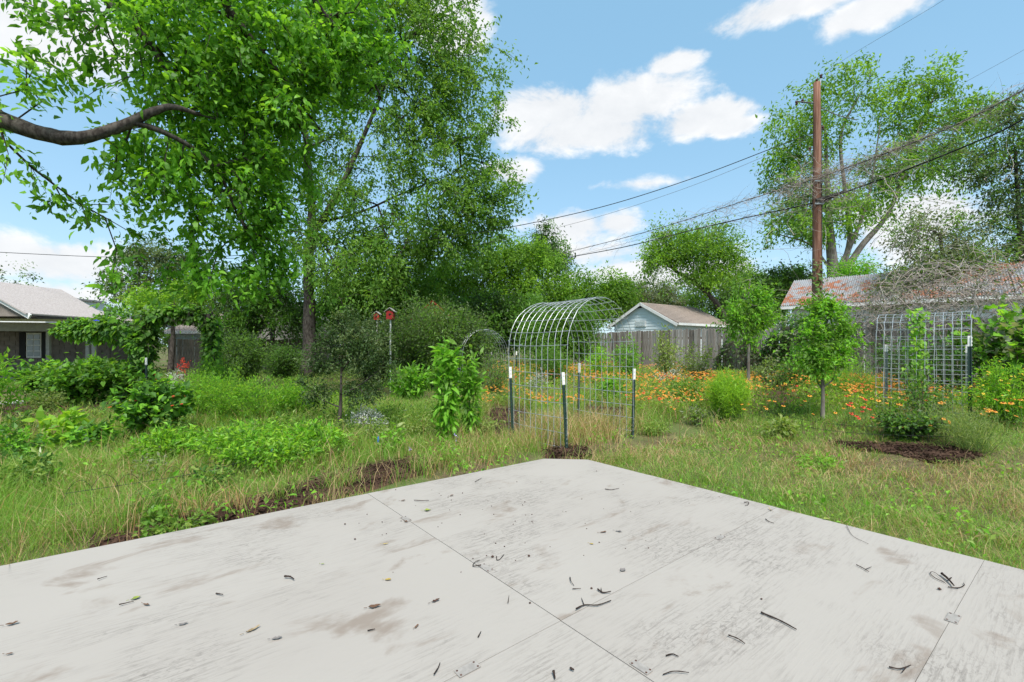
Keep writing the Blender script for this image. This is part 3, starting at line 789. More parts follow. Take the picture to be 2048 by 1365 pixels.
# ------------------------------------------------------------------ houses at the left
def wallbox(mb, P, Q, z0, z1, th, m=0):
    P, Q = np.asarray(P, float)[:2], np.asarray(Q, float)[:2]; d = unit(Q - P); n = np.array([-d[1], d[0]]); c = (P + Q) / 2
    box(mb, (c[0], c[1], (z0 + z1) / 2), (np.linalg.norm(Q - P), th, z1 - z0), m, (*d, 0), (*n, 0))
def porch_house():
    o = thing('porch_house', 'taupe house with open porch and shingle roof at the far left edge', 'house', (-16, 19, -.16))
    e0, e1 = at(-420, 622, 17.0), at(196, 641, 19.5); d = unit(e1 - e0); d[2] = 0; d = unit(d); b = np.array([-d[1], d[0], 0]); ze = e1[2]; e0[2] = ze
    h0, h1 = e0 + b * 5 + np.array([0, 0, 1.75]), at(-25, 573, 24.5)
    mb = MB(); slab(mb, [e0, e1, h1, h0], (0, 0, 1), .08); rf = mb.build('roof', 'shingle_pale', o)
    nn = unit(np.cross(e1 - e0, h1 - e0)); nn = nn if nn[2] > 0 else -nn
    for q in range(16):
        t0, t1 = q / 16, (q + 1.1) / 16; C = [e0 * (1 - t0) + h0 * t0, e1 * (1 - t0) + h1 * t0, e1 * (1 - t1) + h1 * t1, e0 * (1 - t1) + h0 * t1]; mb = MB()
        slab(mb, [C[0] + nn * .03, C[1] + nn * .03, C[2] + nn * .012, C[3] + nn * .012], nn, .014); mb.build('shingle_course', 'shingle_pale', rf)
    far = e1 + b * 7.5
    mb = MB(); slab(mb, [e1, far, h1], (0, 0, 1), .06); mb.build('roof_hip', 'shingle_pale', o)
    mb = MB(); c = (e0 + e1) / 2; box(mb, c - np.array([0, 0, .03]) - b * .06, (np.linalg.norm(e1 - e0), .1, .1), 0, d, b); mb.build('gutter', 'trim_white', o)
    mb = MB(); box(mb, c - np.array([0, 0, .30]) + b * .1, (np.linalg.norm(e1 - e0) - .1, .12, .36), 0, d, b); mb.build('beam', 'trim_grey', o)
    mb = MB(); cl = np.concatenate([[e0 + b * .05], [e1 + b * .05 - d * .05], [e1 + b * 3.2 - d * .05], [e0 + b * 3.2]]); cl[:, 2] = ze - .13; slab(mb, cl, (0, 0, 1), .02); mb.build('porch_ceiling', 'trim_grey', o)
    w0, w1 = e0 + b * 3, e1 + b * 3 - d * 1.0
    mb = MB(); wallbox(mb, w0, w1, -.2, ze - .15, .2); wallbox(mb, w1, w1 + b * 4, -.2, ze - .1, .2); mb.build('wall', 'wall_taupe', o)
    L = np.linalg.norm(w1 - w0)
    for zc in np.arange(0, ze - .3, .2):                            # block courses
        for k in range(int(7 / .41)):
            u = L - .3 - k * .41 - (.2 if int(zc / .2) % 2 else 0); p = w0 + d * u - b * .115; mb = MB(); box(mb, (p[0], p[1], zc + .02), (.395, .03, .185), 0, d, b); mb.build('block', 'wall_taupe', o)
    for px in (176, 188, 97): 
        t = (at(px, 680, 1.0)[:2]); s = np.linalg.solve(np.array([[d[0], -t[0]], [d[1], -t[1]]]), -(e0 + b * .15)[:2]); p = (e0 + b * .15)[:2] + d[:2] * s[0]
        mb = MB(); box(mb, (p[0], p[1], ze / 2 - .3), (.12, .12, ze + .25), 0, d, b); mb.build('post', 'trim_grey', o)
    t = at(73, 690, 1.0)[:2]; s = np.linalg.solve(np.array([[d[0], -t[0]], [d[1], -t[1]]]), -(w0)[:2]); p = w0[:2] + d[:2] * s[0] - b[:2] * .15
    win = MB(); zc = 1.32
    box(win, (p[0], p[1], zc), (.56, .05, 1.15), 0, d, b); wo = win.build('window', 'trim_white', o)
    for i in range(2):
        for j in range(4):
            mb = MB(); q = p + d[:2] * (i - .5) * .25 - b[:2] * .032; box(mb, (q[0], q[1], zc - .39 + j * .26), (.21, .02, .22), 0, d, b); mb.build('pane', 'window_glass', wo)
    for s in (-1, 1):
        mb = MB(); q = p + d[:2] * s * .42 - b[:2] * .02; box(mb, (q[0], q[1], zc), (.22, .04, 1.2), 0, d, b); mb.build('shutter', 'shutter_dark', o)
    # small front gable at the left edge of the picture
    g0, g1, ga = at(-190, 633, 16.6), at(63, 633, 16.6), at(-62, 562, 16.6); z = unit(np.array([0, 1., 0]))
    mb = MB(); slab(mb, [g0, g1, ga], (0, -1, 0), .1); mb.build('gable_face', 'wall_taupe', o)
    for a, c in ((g0, ga), (g1, ga)):
        dd = unit(c - a); mb = MB(); box(mb, (a + c) / 2 + np.array([0, -.09, .0]), (np.linalg.norm(c - a) + .1, .06, .17), 0, dd, (0, 1, 0), np.cross(dd, (0, 1, 0))); mb.build('rake_board', 'trim_white', o)
        mb = MB(); up = np.array([0, 0, .10]); slab(mb, [a + up + np.array([0, -.2, 0]), c + up + np.array([0, -.2, 0]), c + up + np.array([0, 3.4, 0]), a + up + np.array([0, 3.4, 0])], (0, 0, 1), .05); mb.build('gable_roof', 'shingle_pale', o)
    mb = MB(); box(mb, (*((e0 + e1) / 2 + b * 1.5)[:2], -.06), (np.linalg.norm(e1 - e0), 3.2, .16), 0, d, b); mb.build('porch_floor', 'trim_grey', o)
porch_house()
def pale_box_house():
    o = thing('flat_roof_house', 'pale flat-roofed block seen just behind the porch house roof', 'house', at(100, 740, 30))
    a, c = at(20, 601, 30), at(153, 602, 30)
    mb = MB(); wallbox(mb, a, c, .1, a[2], 4); mb.build('wall', 'trim_white', o)
    mb = MB(); wallbox(mb, a - .15, c + np.array([.15, 0, 0]), a[2], a[2] + .12, 4.3); mb.build('parapet', 'shingle_pale', o)
    mb = MB(); wallbox(mb, at(140, 640, 27.6), at(153, 640, 27.6), .2, a[2] - .1, .12); mb.build('downpipe', 'trim_grey', o)
pale_box_house()
def low_house():
    o = thing('low_house', 'low pale house with brown shingle roof glimpsed through the vine arbor', 'house', at(480, 740, 29))
    e0, e1 = at(325, 663, 28), at(660, 670, 29); d = unit(e1 - e0); d[2] = 0; d = unit(d); b = np.array([-d[1], d[0], 0]); e1[2] = e0[2] = 2.2
    r0, r1 = e0 + b * 3 + np.array([0, 0, 1.3]) + d * 1.5, e1 + b * 3 + np.array([0, 0, 1.3])
    mb = MB(); slab(mb, [e0, e1, r1, r0], (0, 0, 1), .08); slab(mb, [e0, r0, e0 + b * 6], (0, 0, 1), .06); rf = mb.build('roof', 'shingle', o)
    mb = MB(); box(mb, (e0 + e1) / 2 - np.array([0, 0, .08]) - b * .03, (np.linalg.norm(e1 - e0), .06, .18), 0, d, b); mb.build('fascia', 'trim_white', o)
    mb = MB(); wallbox(mb, e0 + b * .5 + d * .4, e1 + b * .5, -.1, 2.1, .2); mb.build('wall', 'siding_blue', o)
    g0, ga, g1 = at(436, 652, 26.6), at(560, 607, 26.6), at(684, 652, 26.6)
    mb = MB(); slab(mb, [g0, g1, ga], (0, -1, 0), .12); wallbox(mb, g0 + np.array([.4, .1, 0]), g1 - np.array([.4, -.1, 0]), -.1, g0[2], .2); mb.build('gable_wall', 'trim_grey', o)
    for a, c in ((g0, ga), (g1, ga)):
        dd = unit(c - a); mb = MB(); box(mb, (a + c) / 2 + np.array([0, -.12, .05]), (np.linalg.norm(c - a) + .2, .08, .16), 0, dd, (0, 1, 0), np.cross(dd, (0, 1, 0))); mb.build('rake_board', 'trim_white', o)
        mb = MB(); u = np.array([0, 0, .15]); slab(mb, [a + u + np.array([0, -.15, 0]), c + u + np.array([0, -.15, 0]), c + u + np.array([0, 3, 0]), a + u + np.array([0, 3, 0])], (0, 0, 1), .05); mb.build('gable_roof', 'shingle', o)
low_house()
def red_barn():
    o = thing('red_shed', 'small red shed with white trim hidden among the evergreen shrubs', 'shed', onground(*at(866, 700, 21)[:2]))
    a, c = at(828, 640, 21), at(905, 640, 21); ap = at(866, 606, 21)
    mb = MB(); wallbox(mb, a, c, .1, a[2], .15); slab(mb, [a, c, ap], (0, -1, 0), .15); mb.build('wall', 'red_paint', o); mb = MB(); wallbox(mb, a + np.array([0, 2, 0]), c + np.array([0, 2, 0]), .1, a[2], .15); mb.build('back_wall', 'red_paint', o)
    mb = MB(); wallbox(mb, a + np.array([-.05, -.1, 0]), c + np.array([.05, -.1, 0]), a[2] - .16, a[2] - .03, .05); mb.build('trim_board', 'trim_white', o)
    for p in (a, c):
        mb = MB(); u = np.array([0, 0, .08]); s = unit(p - ap) * .25; slab(mb, [p + s + u - np.array([0, .25, 0]), ap + u - np.array([0, .25, 0]), ap + u + np.array([0, 2.3, 0]), p + s + u + np.array([0, 2.3, 0])], (0, 0, 1), .05); mb.build('roof', 'red_paint', o)
red_barn()
def birdhouse(px, py, Y, label, s=1.0):
    p = at(px, py, Y); g = onground(p[0], p[1]); o = thing('birdhouse', label, 'birdhouse', g, 'red birdhouses on poles')
    mb = MB(); box(mb, p, (.22 * s, .2 * s, .26 * s)); bo = mb.build('box', 'red_paint', o)
    mb = MB(); sweep(mb, [p + np.array([0, -.099 * s, .02]), p + np.array([0, -.108 * s, .02])], .03, 10); mb.build('entrance_hole', 'shutter_dark', bo)
    mb = MB()
    for q in (-1, 1): slab(mb, [p + np.array([q * .17, -.14, .11]) * s, p + np.array([0, -.14, .24]) * s, p + np.array([0, .14, .24]) * s, p + np.array([q * .17, .14, .11]) * s], (0, 0, 1), .02)
    mb.build('roof', 'trim_grey', o)
    mb = MB(); sweep(mb, [g, p - np.array([0, 0, .13 * s])], .025, 8); mb.build('pole', 'trim_white', o)
birdhouse(781, 631, 14.5, 'red birdhouse with grey roof on white pole above the evergreen shrub')
birdhouse(754, 634, 16, 'small red birdhouse left of the taller one, half hidden by leaves', .8)

# ------------------------------------------------------------------ utility pole and wires
PB = np.array([10.25, 15.5]); AL = np.array([.487, -.874])
def pz(py, Y=15.5): return EYE + (HY - py) * Y / F
def pole():
    g = onground(*PB); o = thing('utility_pole', 'tall reddish brown wooden utility pole behind the small tree', 'pole', g)
    mb = MB(); zt = pz(166); P = [(PB[0], PB[1], z) for z in np.linspace(g[2] - .2, zt, 9)]; sweep(mb, P, np.linspace(.16, .105, 9), 12, 0, True, .02); mb.build('shaft', 'pole_wood', o, smooth=True)
    def insul(z, off, r=.05):
        mb = MB(); c = np.array([PB[0] + off[0], PB[1] + off[1], z]); sweep(mb, [c - [0, 0, .07], c - [0, 0, .04], c - [0, 0, .01], c + [0, 0, .02], c + [0, 0, .06]], [r * .5, r, r * .55, r, r * .5], 8); mb.build('insulator', 'porcelain', o)
    insul(zt + .07, (0, 0)); insul(zt + .22, (.14, 0)); insul(pz(199), (-.42, .1)); insul(pz(203), (-.62, .1)); insul(pz(298), (-.24, 0)); insul(pz(256), (.2, 0))
    mb = MB(); z = pz(201); sweep(mb, [(PB[0] - .1, PB[1], z - .1), (PB[0] - .66, PB[1] + .1, z + .02)], .022, 6); mb.build('bracket_arm', 'cable_grey', o)
    mb = MB(); sweep(mb, [(PB[0] + .1, PB[1], zt - .2), (PB[0] + .14, PB[1], zt + .2)], .018, 6); mb.build('top_pin', 'galvanised', o)
    mb = MB(); sweep(mb, smooth_path([(PB[0] + .1, PB[1], pz(215)), (PB[0] + .5, PB[1] - .3, pz(240)), (PB[0] + .9, PB[1] - .6, pz(258))], 8), .015, 5); mb.build('guy_strut', 'cable_grey', o)
    mb = MB(); sweep(mb, smooth_path([(PB[0] - .1, PB[1] - .1, pz(404)), (PB[0] + .15, PB[1] - .16, pz(402)), (PB[0] + .55, PB[1] - .5, pz(393))], 8), [.06, .085, .1, .1, .09, .075, .05, .03], 8); mb.build('splice_case', 'cable_black', o)
    for z in (pz(365), pz(410)):
        mb = MB(); box(mb, (PB[0], PB[1] - .14, z), (.3, .03, .05)); mb.build('clamp', 'galvanised', o)
    mb = MB(); sweep(mb, [(PB[0] + .13, PB[1] - .09, .4), (PB[0] + .115, PB[1] - .07, pz(300)), (PB[0] + .1, PB[1] - .05, pz(230))], .012, 5); mb.build('ground_wire', 'cable_grey', o)
pole()
def wire(label, pts, r, m='cable_black', sag=.0, name='overhead_wire', n=40):
    P = np.array(pts, float)
    if len(P) == 2:
        t = np.linspace(0, 1, n)[:, None]; Q = P[0] * (1 - t) + P[1] * t; Q[:, 2] -= (sag * 4 * t * (1 - t))[:, 0]
    else: Q = smooth_path(P, n)
    mb = MB(); sweep(mb, Q, r, 5); o = mb.build(name, m, origin=Q[0]); tag(o, label, 'wire', 'overhead wires'); return Q
def along(px, py):                                                # a point over the alley line seen at a pixel
    k = (px - CX) / F; t = (k * PB[1] - PB[0]) / (AL[0] - k * AL[1]); p = PB + AL * t; return np.array([p[0], p[1], EYE + (HY - py) * p[1] / F])
W = []
W.append(wire('thick black cable sagging left from the pole splice', [along(1635, 405), along(1420, 452), along(1250, 494), along(1110, 521), along(1030, 545)], .022))
W.append(wire('thick black cable rising right from the pole splice', [along(1635, 405), along(1800, 345), along(1950, 285), along(2048, 238), along(2330, 60)], .022))
W.append(wire('vine-wrapped grey cable running left from below the pole top', [along(1635, 357), along(1480, 405), along(1300, 462), along(1130, 506), along(1030, 530)], .016, 'cable_grey'))
W.append(wire('vine-wrapped grey cable climbing right above the brush', [along(1635, 357), along(1750, 315), along(1900, 255), along(2048, 180), along(2330, 10)], .02, 'cable_grey'))
wire('thin wire between the two cables left of the pole', [along(1635, 385), along(1400, 447), along(1200, 500), along(1030, 540)], .006, 'cable_grey')
wire('thin wire between the two cables right of the pole', [along(1635, 380), along(1800, 330), along(1950, 275), along(2300, 90)], .008, 'cable_grey')
T0 = np.array([PB[0], PB[1], pz(265)])
wire('twisted service wire from the pole down to the big tree', [T0, at(1560, 291, 15.7), at(1400, 352, 16.3), at(1230, 407, 17), at(1080, 443, 17.8), at(940, 468, 18.6), at(790, 487, 19.5), at(640, 500, 20.5), at(420, 515, 21.5)], .014, 'cable_black', n=60)
wire('thin slack wire below the twisted service wire', [T0 - np.array([0, 0, .05]), at(1560, 300, 15.7), at(1400, 366, 16.3), at(1230, 424, 17), at(1080, 464, 17.8), at(940, 492, 18.6)], .006, 'cable_grey')
wire('dark wire crossing the sky above the porch house', [at(470, 517, 21), at(240, 515, 19.5), at(80, 509, 18.5), at(-200, 494, 17)], .012, 'cable_black')
zt = pz(166) + .1
wire('faint high wire leaving the pole top to the upper right', [(PB[0], PB[1], zt), along(1700, 112), along(1880, 5), along(2000, -80)], .004, 'cable_grey')
wire('faint lone wire in the upper right corner', [at(1930, 165, 14), at(2048, 100, 13), at(2200, 10, 12)], .004, 'cable_grey')
def dead_vines():
    rg = np.random.default_rng(3); mb = MB(); S, D = [], []
    for Q, lo, hi, n in ((W[2], 0, 39, 300), (W[3], 0, 34, 420), (W[0], 0, 22, 140), (W[1], 0, 14, 110)):
        i = rg.integers(lo, hi, n); i = np.where(rg.uniform(size=n) < .5, (i * .45).astype(int), i); s = rg.uniform(size=n)[:, None]; S.append(Q[i] * (1 - s) + Q[i + 1] * s + rg.normal(size=(n, 3)) * .06)
        D.append(unit(Q[i + 1] - Q[i]) * rg.choice([-1, 1], n)[:, None] + rg.normal(size=(n, 3)) * .35)
    S, D = np.concatenate(S), np.concatenate(D); tangle(mb, S, D, rg.uniform(.3, 1.3, len(S)), 5, .006, .35, .1, rg)
    n = 260; c = np.array([PB[0], PB[1], pz(370)]); S = c + rg.normal(size=(n, 3)) * np.array([.7, .5, .45]); tangle(mb, S, rvec(n, rg), rg.uniform(.4, 1.5, n), 6, .007, .5, .15, rg)
    o = mb.build('dead_vine', 'dead_vine', kind='stuff')
dead_vines()

# ------------------------------------------------------------------ wire arches on steel posts
def tpost_meshes(h, tip, body):
    mb = MB(); box(mb, (0, 0, (h - tip) / 2), (.036, .005, h - tip)); box(mb, (0, .018, (h - tip) / 2), (.005, .032, h - tip))
    for z in np.arange(.12, h - tip, .055): box(mb, (0, -.006, z), (.010, .009, .02))
    a = mb.mesh('shaft', [body]); mb = MB(); box(mb, (0, 0, h - tip / 2), (.037, .006, tip)); box(mb, (0, .018, h - tip / 2), (.006, .033, tip))
    for z in np.arange(h - tip + .02, h, .055): box(mb, (0, -.006, z), (.010, .009, .02))
    return a, mb.mesh('painted_tip', ['post_white'])
def tpost(label, base, h, tilt=(0, 0), tip=.17, body='post_green', rz=0.0):
    o = thing('fence_post', label, 'post', base, 'steel posts holding the wire arches'); o.rotation_euler = (tilt[0], tilt[1], rz); o.scale = (1.15, 1.15, 1)
    a, b = tpost_meshes(h, tip, body)
    for nm, me in (('shaft', a), ('painted_tip', b)):
        c = bpy.data.objects.new(nm, me); COL.objects.link(c); c.parent = o
def arch_panel(label, c0, axis, span, height, n_arc=11, n_long=26, r=.0042, name='wire_arch', wave=.012, skew=0.0, group='arched wire panels'):
    """a stock panel bent over: long rods follow the arch, short rods lie along the tunnel"""
    c0 = np.asarray(c0, float); o = thing(name, label, 'garden arch', c0, group); R_ = np.linalg.norm(span) / 2; su = unit(span); leg = height - R_; arc = math.pi * R_; tot = 2 * leg + arc
    def prof(s):
        if s < leg: return c0 + span * 0 - su * R_ * 1.0 + np.array([0, 0, s])
        if s < leg + arc: a = math.pi - (s - leg) / R_; return c0 + su * R_ * math.cos(a) + np.array([0, 0, leg + R_ * math.sin(a)])
        return c0 + su * R_ + np.array([0, 0, tot - s])
    ss = np.concatenate([np.linspace(0, leg, 5)[:-1], np.linspace(leg, leg + arc, 17), np.linspace(leg + arc, tot, 5)[1:]]); base = np.array([prof(s) for s in ss])
    for k in range(n_arc):
        t = k / (n_arc - 1); P = base + axis * t + rng.normal(size=base.shape) * .004 + np.array([0, 0, -wave * math.sin(t * math.pi)]); mb = MB(); sweep(mb, P, r, 5); mb.build('arch_rod', 'galvanised', o)
    for k in range(n_long):
        s = tot * (k + .35) / n_long; p = prof(s); mb = MB(); t = np.linspace(-.01, 1.01, 5)[:, None]; P = p + axis * t + rng.normal(size=(5, 3)) * .004 + np.array([0, 0, -wave]) * np.sin(t * math.pi); sweep(mb, P, r, 5); mb.build('cross_rod', 'galvanised', o)
    return o
P1, P2, P3, P4 = G(1134, 908), G(1026, 886), G(1157, 853), G(1266, 878)
ax = ((P2 - P1) + (P3 - P4)) / 2; ax[2] = 0; ax = unit(ax) * 1.27; sp = P4 - P1; sp[2] = 0
cN = (P1 + P4) / 2; cN[2] = -.16
arch_panel('large arched wire panel tunnel at the deck corner', cN, ax, sp, 2.17)
def hz(p, py): return EYE - (py - HY) / F * p[1] - p[2]
tpost('green steel post nearest the deck corner, front left of the arch', P1, hz(P1, 745), (-.03, -.035), rz=.5)
tpost('green steel post at the back left of the near arch', P2, hz(P2, 734), (-.02, -.03), rz=.5)
tpost('green steel post at the back right of the near arch', P3, hz(P3, 727), (.0, .02), rz=.5)
tpost('green steel post at the front right of the near arch', P4, hz(P4, 738), (0, .03), rz=.5)
# the far arch by the evergreens
Q = at(972, 790, 13.6); Q[2] = float(hgt(Q[0], Q[1])); arch_panel('distant low wire arch beside the evergreen shrubs', Q, np.array([-.75, 1.1, 0]), np.array([1.3, .8, 0]), 1.75, 11, 24, .0045)
for i, (px, pt, pb, lab) in enumerate(((1081, 703, 752, 'thin green post standing among flowers behind the near arch'), (1033, 703, 748, 'thin green post left of the flower bed, seen through the arch'), (983, 704, 750, 'green post beside the distant arch'))):
    g = G(px, pb + 8); tpost(lab, g, hz(g, pt), (0, 0), .13)
# the arch at the right
T1, T2 = G(1943, 838), G(1775, 818); axr = np.array([-.68, .92, 0])
spr = np.array([.70, .72, 0]) * 1.15
cR = T1 + spr / 2 + np.array([.05, .05, 0]); ht = EYE + (HY - 626) / F * 7.9 - cR[2]
arch_panel('wire arch at the right with a vine climbing its middle', cR, axr * 1.04, spr, ht, 12, 24, .0045)
tpost('grey-green steel post at the left of the right-hand arch', T2, hz(T2, 690), (0, .012), .12, 'post_grey', rz=.9)
tpost('dark green steel post with white tip at the right end of the arch', T1, hz(T1, 672), (0, .02), .16, rz=.9)
b3 = G(1937, 818); tpost('grey-green steel post just left of the white-tipped dark one', b3, hz(b3, 690), (0, -.02), .14, 'post_grey', rz=.9)

# ------------------------------------------------------------------ low wire edging along the beds
def edging(label, pix, h=.34, w=.16):
    P = np.array([G(*p) for p in pix]); Q = smooth_path(P, 60); d = np.linalg.norm(np.diff(Q, axis=0), axis=1); cum = np.concatenate([[0], np.cumsum(d)])
    o = thing('wire_edging', label, 'garden edging', P[0], 'low wire edging along the beds'); n = int(cum[-1] / w)
    def ptl(s): return np.array([np.interp(s, cum, Q[:, k]) for k in range(3)])
    for i in range(n):
        a, c = ptl(i * w), ptl((i + 1) * w + .02); m_ = (a + c) / 2; hh = h * random.uniform(.92, 1.05)
        P_ = [a, a + [0, 0, hh * .6], a * .8 + c * .2 + [0, 0, hh * .88], m_ + [0, 0, hh], a * .2 + c * .8 + [0, 0, hh * .88], c + [0, 0, hh * .6], c]; mb = MB(); sweep(mb, smooth_path(P_, 13), .0019, 4, 0, False); mb.build('hoop', 'wire_dark', o)
    for z in (.12, .22):
        mb = MB(); sweep(mb, Q + np.array([0, 0, z]), .0025, 4); mb.build('rail_wire', 'wire_dark', o)
edging('low dark wire edging along the left bed above the deck', [(130, 1040), (300, 1010), (420, 985), (560, 940), (640, 915)], .32)
edging('low dark wire edging in front of the right flower bed', [(1490, 838), (1600, 868), (1720, 885), (1900, 893)], .26)

# ------------------------------------------------------------------ trees
# big tree in the middle of the left half
g = G(617, 757); Z2 = g[1]
tree('shade_tree', 'tall shade tree with dark straight trunk and broad airy crown', [
    ([g, at(619, 640, Z2), at(617, 520, Z2), at(624, 430, Z2), at(616, 320, Z2), at(606, 200, Z2 - .3), at(612, 60, Z2 - .5)], .30, .05),
    ([at(622, 470, Z2), at(655, 425, Z2 - .2), at(693, 350, Z2 - .4), at(735, 255, Z2 - .2), at(770, 170, Z2), at(815, 60, Z2)], .16, .04),
    ([at(640, 445, Z2), at(720, 425, Z2 + .6), at(810, 385, Z2 + 1), at(900, 350, Z2 + 1.2)], .07, .02),
    ([at(618, 380, Z2), at(560, 320, Z2 - .6), at(500, 280, Z2 - 1), at(440, 260, Z2 - 1.2)], .08, .02)],
    [ell(760, 70, Z2, 170, 120), ell(850, 120, Z2, 125, 130), ell(905, 215, Z2, 105, 100), ell(880, 320, Z2, 125, 95), ell(960, 375, Z2, 72, 55, None, 1.3), ell(820, 430, Z2, 150, 75),
     ell(940, 455, Z2, 75, 40, None, 1.2), ell(640, 230, Z2, 180, 180, None, .7), ell(560, 400, Z2 - .5, 140, 110, None, .6), ell(680, 520, Z2, 110, 75), ell(760, 520, Z2 + .5, 100, 60), ell(680, -70, Z2, 220, 90, None, .4), ell(870, 15, Z2, 70, 40, None, 1.2), ell(985, 420, Z2, 52, 42, None, 1.3), ell(900, 500, Z2, 80, 30, None, 1.2), ell(720, 545, Z2 - 2.5, 85, 60, None, 1.6)],
    1300, 58, .165, .52, ['leaf_main', 'leaf_mid'], ratio=.5, seed=3, first=.42, tip_r=.0095, rexp=.42, seg=.7, droop=.4, gravity=.2)
# near tree whose trunk stands outside the picture at the left
tb = np.array([-10.6, 6.0, -.16]); lim = at(-90, 215, 7.0)
tree('overhanging_tree', 'leafy tree reaching in from the left on one long dark limb', [
    ([tb, tb + [.1, .1, 2.2], tb + [.4, .3, 4.0], tb + [.8, .6, 6.5], tb + [1.4, 1.2, 9]], .34, .1),
    ([tb + [.35, .25, 3.7], lim, at(0, 240, 7.0), at(70, 264, 7.05), at(150, 277, 7.15), at(230, 258, 7.3), at(300, 226, 7.45), at(345, 214, 7.6), at(400, 230, 7.9)], .17, .03),
    ([at(262, 244, 7.35), at(320, 262, 7.6), at(390, 300, 8.0), at(440, 350, 8.5), at(475, 430, 9.0)], .05, .02),
    ([tb + [.9, .8, 6.2], at(80, -110, 7), at(230, 20, 7.4), at(300, 90, 7.8), at(350, 180, 8.2)], .11, .02),
    ([tb + [1, .9, 7], at(330, -120, 7.6), at(470, 40, 8.4), at(560, 150, 9), at(640, 260, 9.4)], .11, .02),
    ([tb + [1.2, 1.0, 8], at(520, -140, 8.2), at(640, 20, 9.0), at(720, 110, 9.6), at(760, 190, 9.8)], .09, .02)],
    [ell(450, 60, 8.6, 200, 120), ell(560, 130, 9.2, 150, 130), ell(690, 110, 9.6, 95, 110, None, 1.2), ell(470, 250, 9, 160, 110), ell(440, 390, 9, 130, 90), ell(525, 440, 9.4, 60, 90), ell(300, 330, 8, 100, 70, None, 1.0),
     ell(330, 120, 8, 110, 120, None, .6), ell(120, 20, 7, 150, 45, None, .6), ell(60, 170, 7, 70, 60, None, .28), ell(60, 310, 7.2, 55, 70, None, .32), ell(190, 400, 8, 70, 35, None, .35), ell(390, 520, 9, 60, 60, None, .8),
     ell(240, 540, 8.2, 26, 60, None, .8), ell(215, 160, 7.6, 50, 60, None, .3), ell(560, -60, 9, 300, 60, None, .4), ell(600, 320, 9.6, 45, 100, None, .5), ell(90, 120, 7.2, 90, 40, None, .35), ell(470, 560, 9.2, 85, 50, None, .9), ell(245, 470, 8.2, 22, 50, None, .8), ell(535, 540, 9.6, 50, 55, None, .8)],
    900, 34, .138, .27, ['leaf_near', 'leaf_near', 'leaf_bright'], ratio=.42, tpl='long', seed=8, first=.2, tip_r=.0062, rexp=.40, seg=.4, hang=.35, droop=.3, gravity=.3, shell=1.0, upn=.7)
# background
def bg(name, label, base, top, Z, ells, nt_, lp, leaf, lm, seed, bark='bark', r=.14, **k):
    g = at(base[0], 740, Z); g[2] = float(hgt(g[0], g[1])) if base[1] is None else at(base[0], base[1], Z)[2]
    k.setdefault('shell', .8); k.setdefault('clump', .62); cl = k.pop('clump')
    mid = at((base[0] + top[0]) / 2 + 6, (690 + top[1]) / 2, Z)
    trunks = k.pop('trunks', None) or [([g, mid, at(top[0], top[1], Z)], r, r * .35)]
    return tree(name, label, trunks, [ell(a, b, Z + (e[0] if e else 0), c, d) for a, b, c, d, *e in ells], nt_, lp, leaf, cl, lm, bark, seed=seed, group='trees beyond the garden', **k)
bg('oak_tree', 'spreading oak with dark crooked branches behind the vine arbor', (235, None), (300, 560), 25, [(320, 530, 80, 40), (390, 560, 60, 45), (300, 500, 50, 25), (250, 570, 50, 30), (430, 600, 60, 30), (350, 590, 60, 30)], 210, 70, .16, ['leaf_dark', 'leaf_olive'], 21, r=.22)
bg('small_tree', 'light green tree just behind the arbor roof', (340, None), (340, 640), 22.5, [(330, 610, 40, 25), (370, 590, 35, 25), (300, 600, 40, 20)], 80, 70, .15, 'leaf_yellowgreen', 22)
bg('understory_tree', 'shaded tree with slanting dark trunk right of the big trunk', (760, None), (730, 560), 22, [(730, 590, 70, 40), (800, 570, 70, 45), (690, 620, 50, 35), (830, 620, 60, 40)], 260, 70, .16, ['leaf_main', 'leaf_mid'], 23, r=.16)
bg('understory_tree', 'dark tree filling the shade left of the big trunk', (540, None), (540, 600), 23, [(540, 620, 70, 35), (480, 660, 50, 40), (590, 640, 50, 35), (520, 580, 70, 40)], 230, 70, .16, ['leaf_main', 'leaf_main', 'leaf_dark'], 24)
bg('broadleaf_tree', 'light green rounded tree left of the cables', (960, None), (965, 560), 27, [(950, 540, 90, 55), (1010, 520, 60, 45), (900, 570, 70, 50), (1060, 530, 60, 50), (1000, 590, 90, 40), (1080, 580, 70, 45)], 420, 75, .17, ['leaf_mid', 'leaf_yellowgreen'], 25)
bg('dense_tree', 'dark dense tree behind the near arch, below the light green one', (940, None), (960, 640), 23, [(960, 640, 70, 40), (1010, 630, 50, 45), (900, 640, 60, 40), (990, 670, 60, 30), (1050, 640, 50, 45)], 330, 75, .16, ['leaf_main', 'leaf_main', 'leaf_dark'], 26)
bg('pointed_tree', 'tall dark pointed tree rising above the light green one', (1090, None), (1092, 470), 36, [(1092, 480, 22, 28), (1090, 520, 40, 30), (1110, 510, 28, 25), (1070, 510, 28, 24)], 120, 75, .2, ['leaf_dark', 'leaf_main'], 27)
bg('broadleaf_tree', 'light green tree directly behind the top of the near arch', (1160, None), (1165, 580), 28, [(1160, 575, 50, 32), (1210, 580, 45, 32), (1130, 600, 50, 35), (1180, 615, 55, 30), (1240, 590, 35, 25)], 260, 70, .17, ['leaf_mid', 'leaf_yellowgreen', 'leaf_main'], 28)
bg('broadleaf_tree', 'bright green bush-like tree seen inside the near arch', (1130, None), (1130, 640), 19, [(1120, 650, 48, 35), (1160, 640, 42, 30), (1090, 680, 45, 35), (1150, 680, 45, 30)], 230, 70, .12, ['leaf_mid', 'leaf_main'], 29, clump=.45)
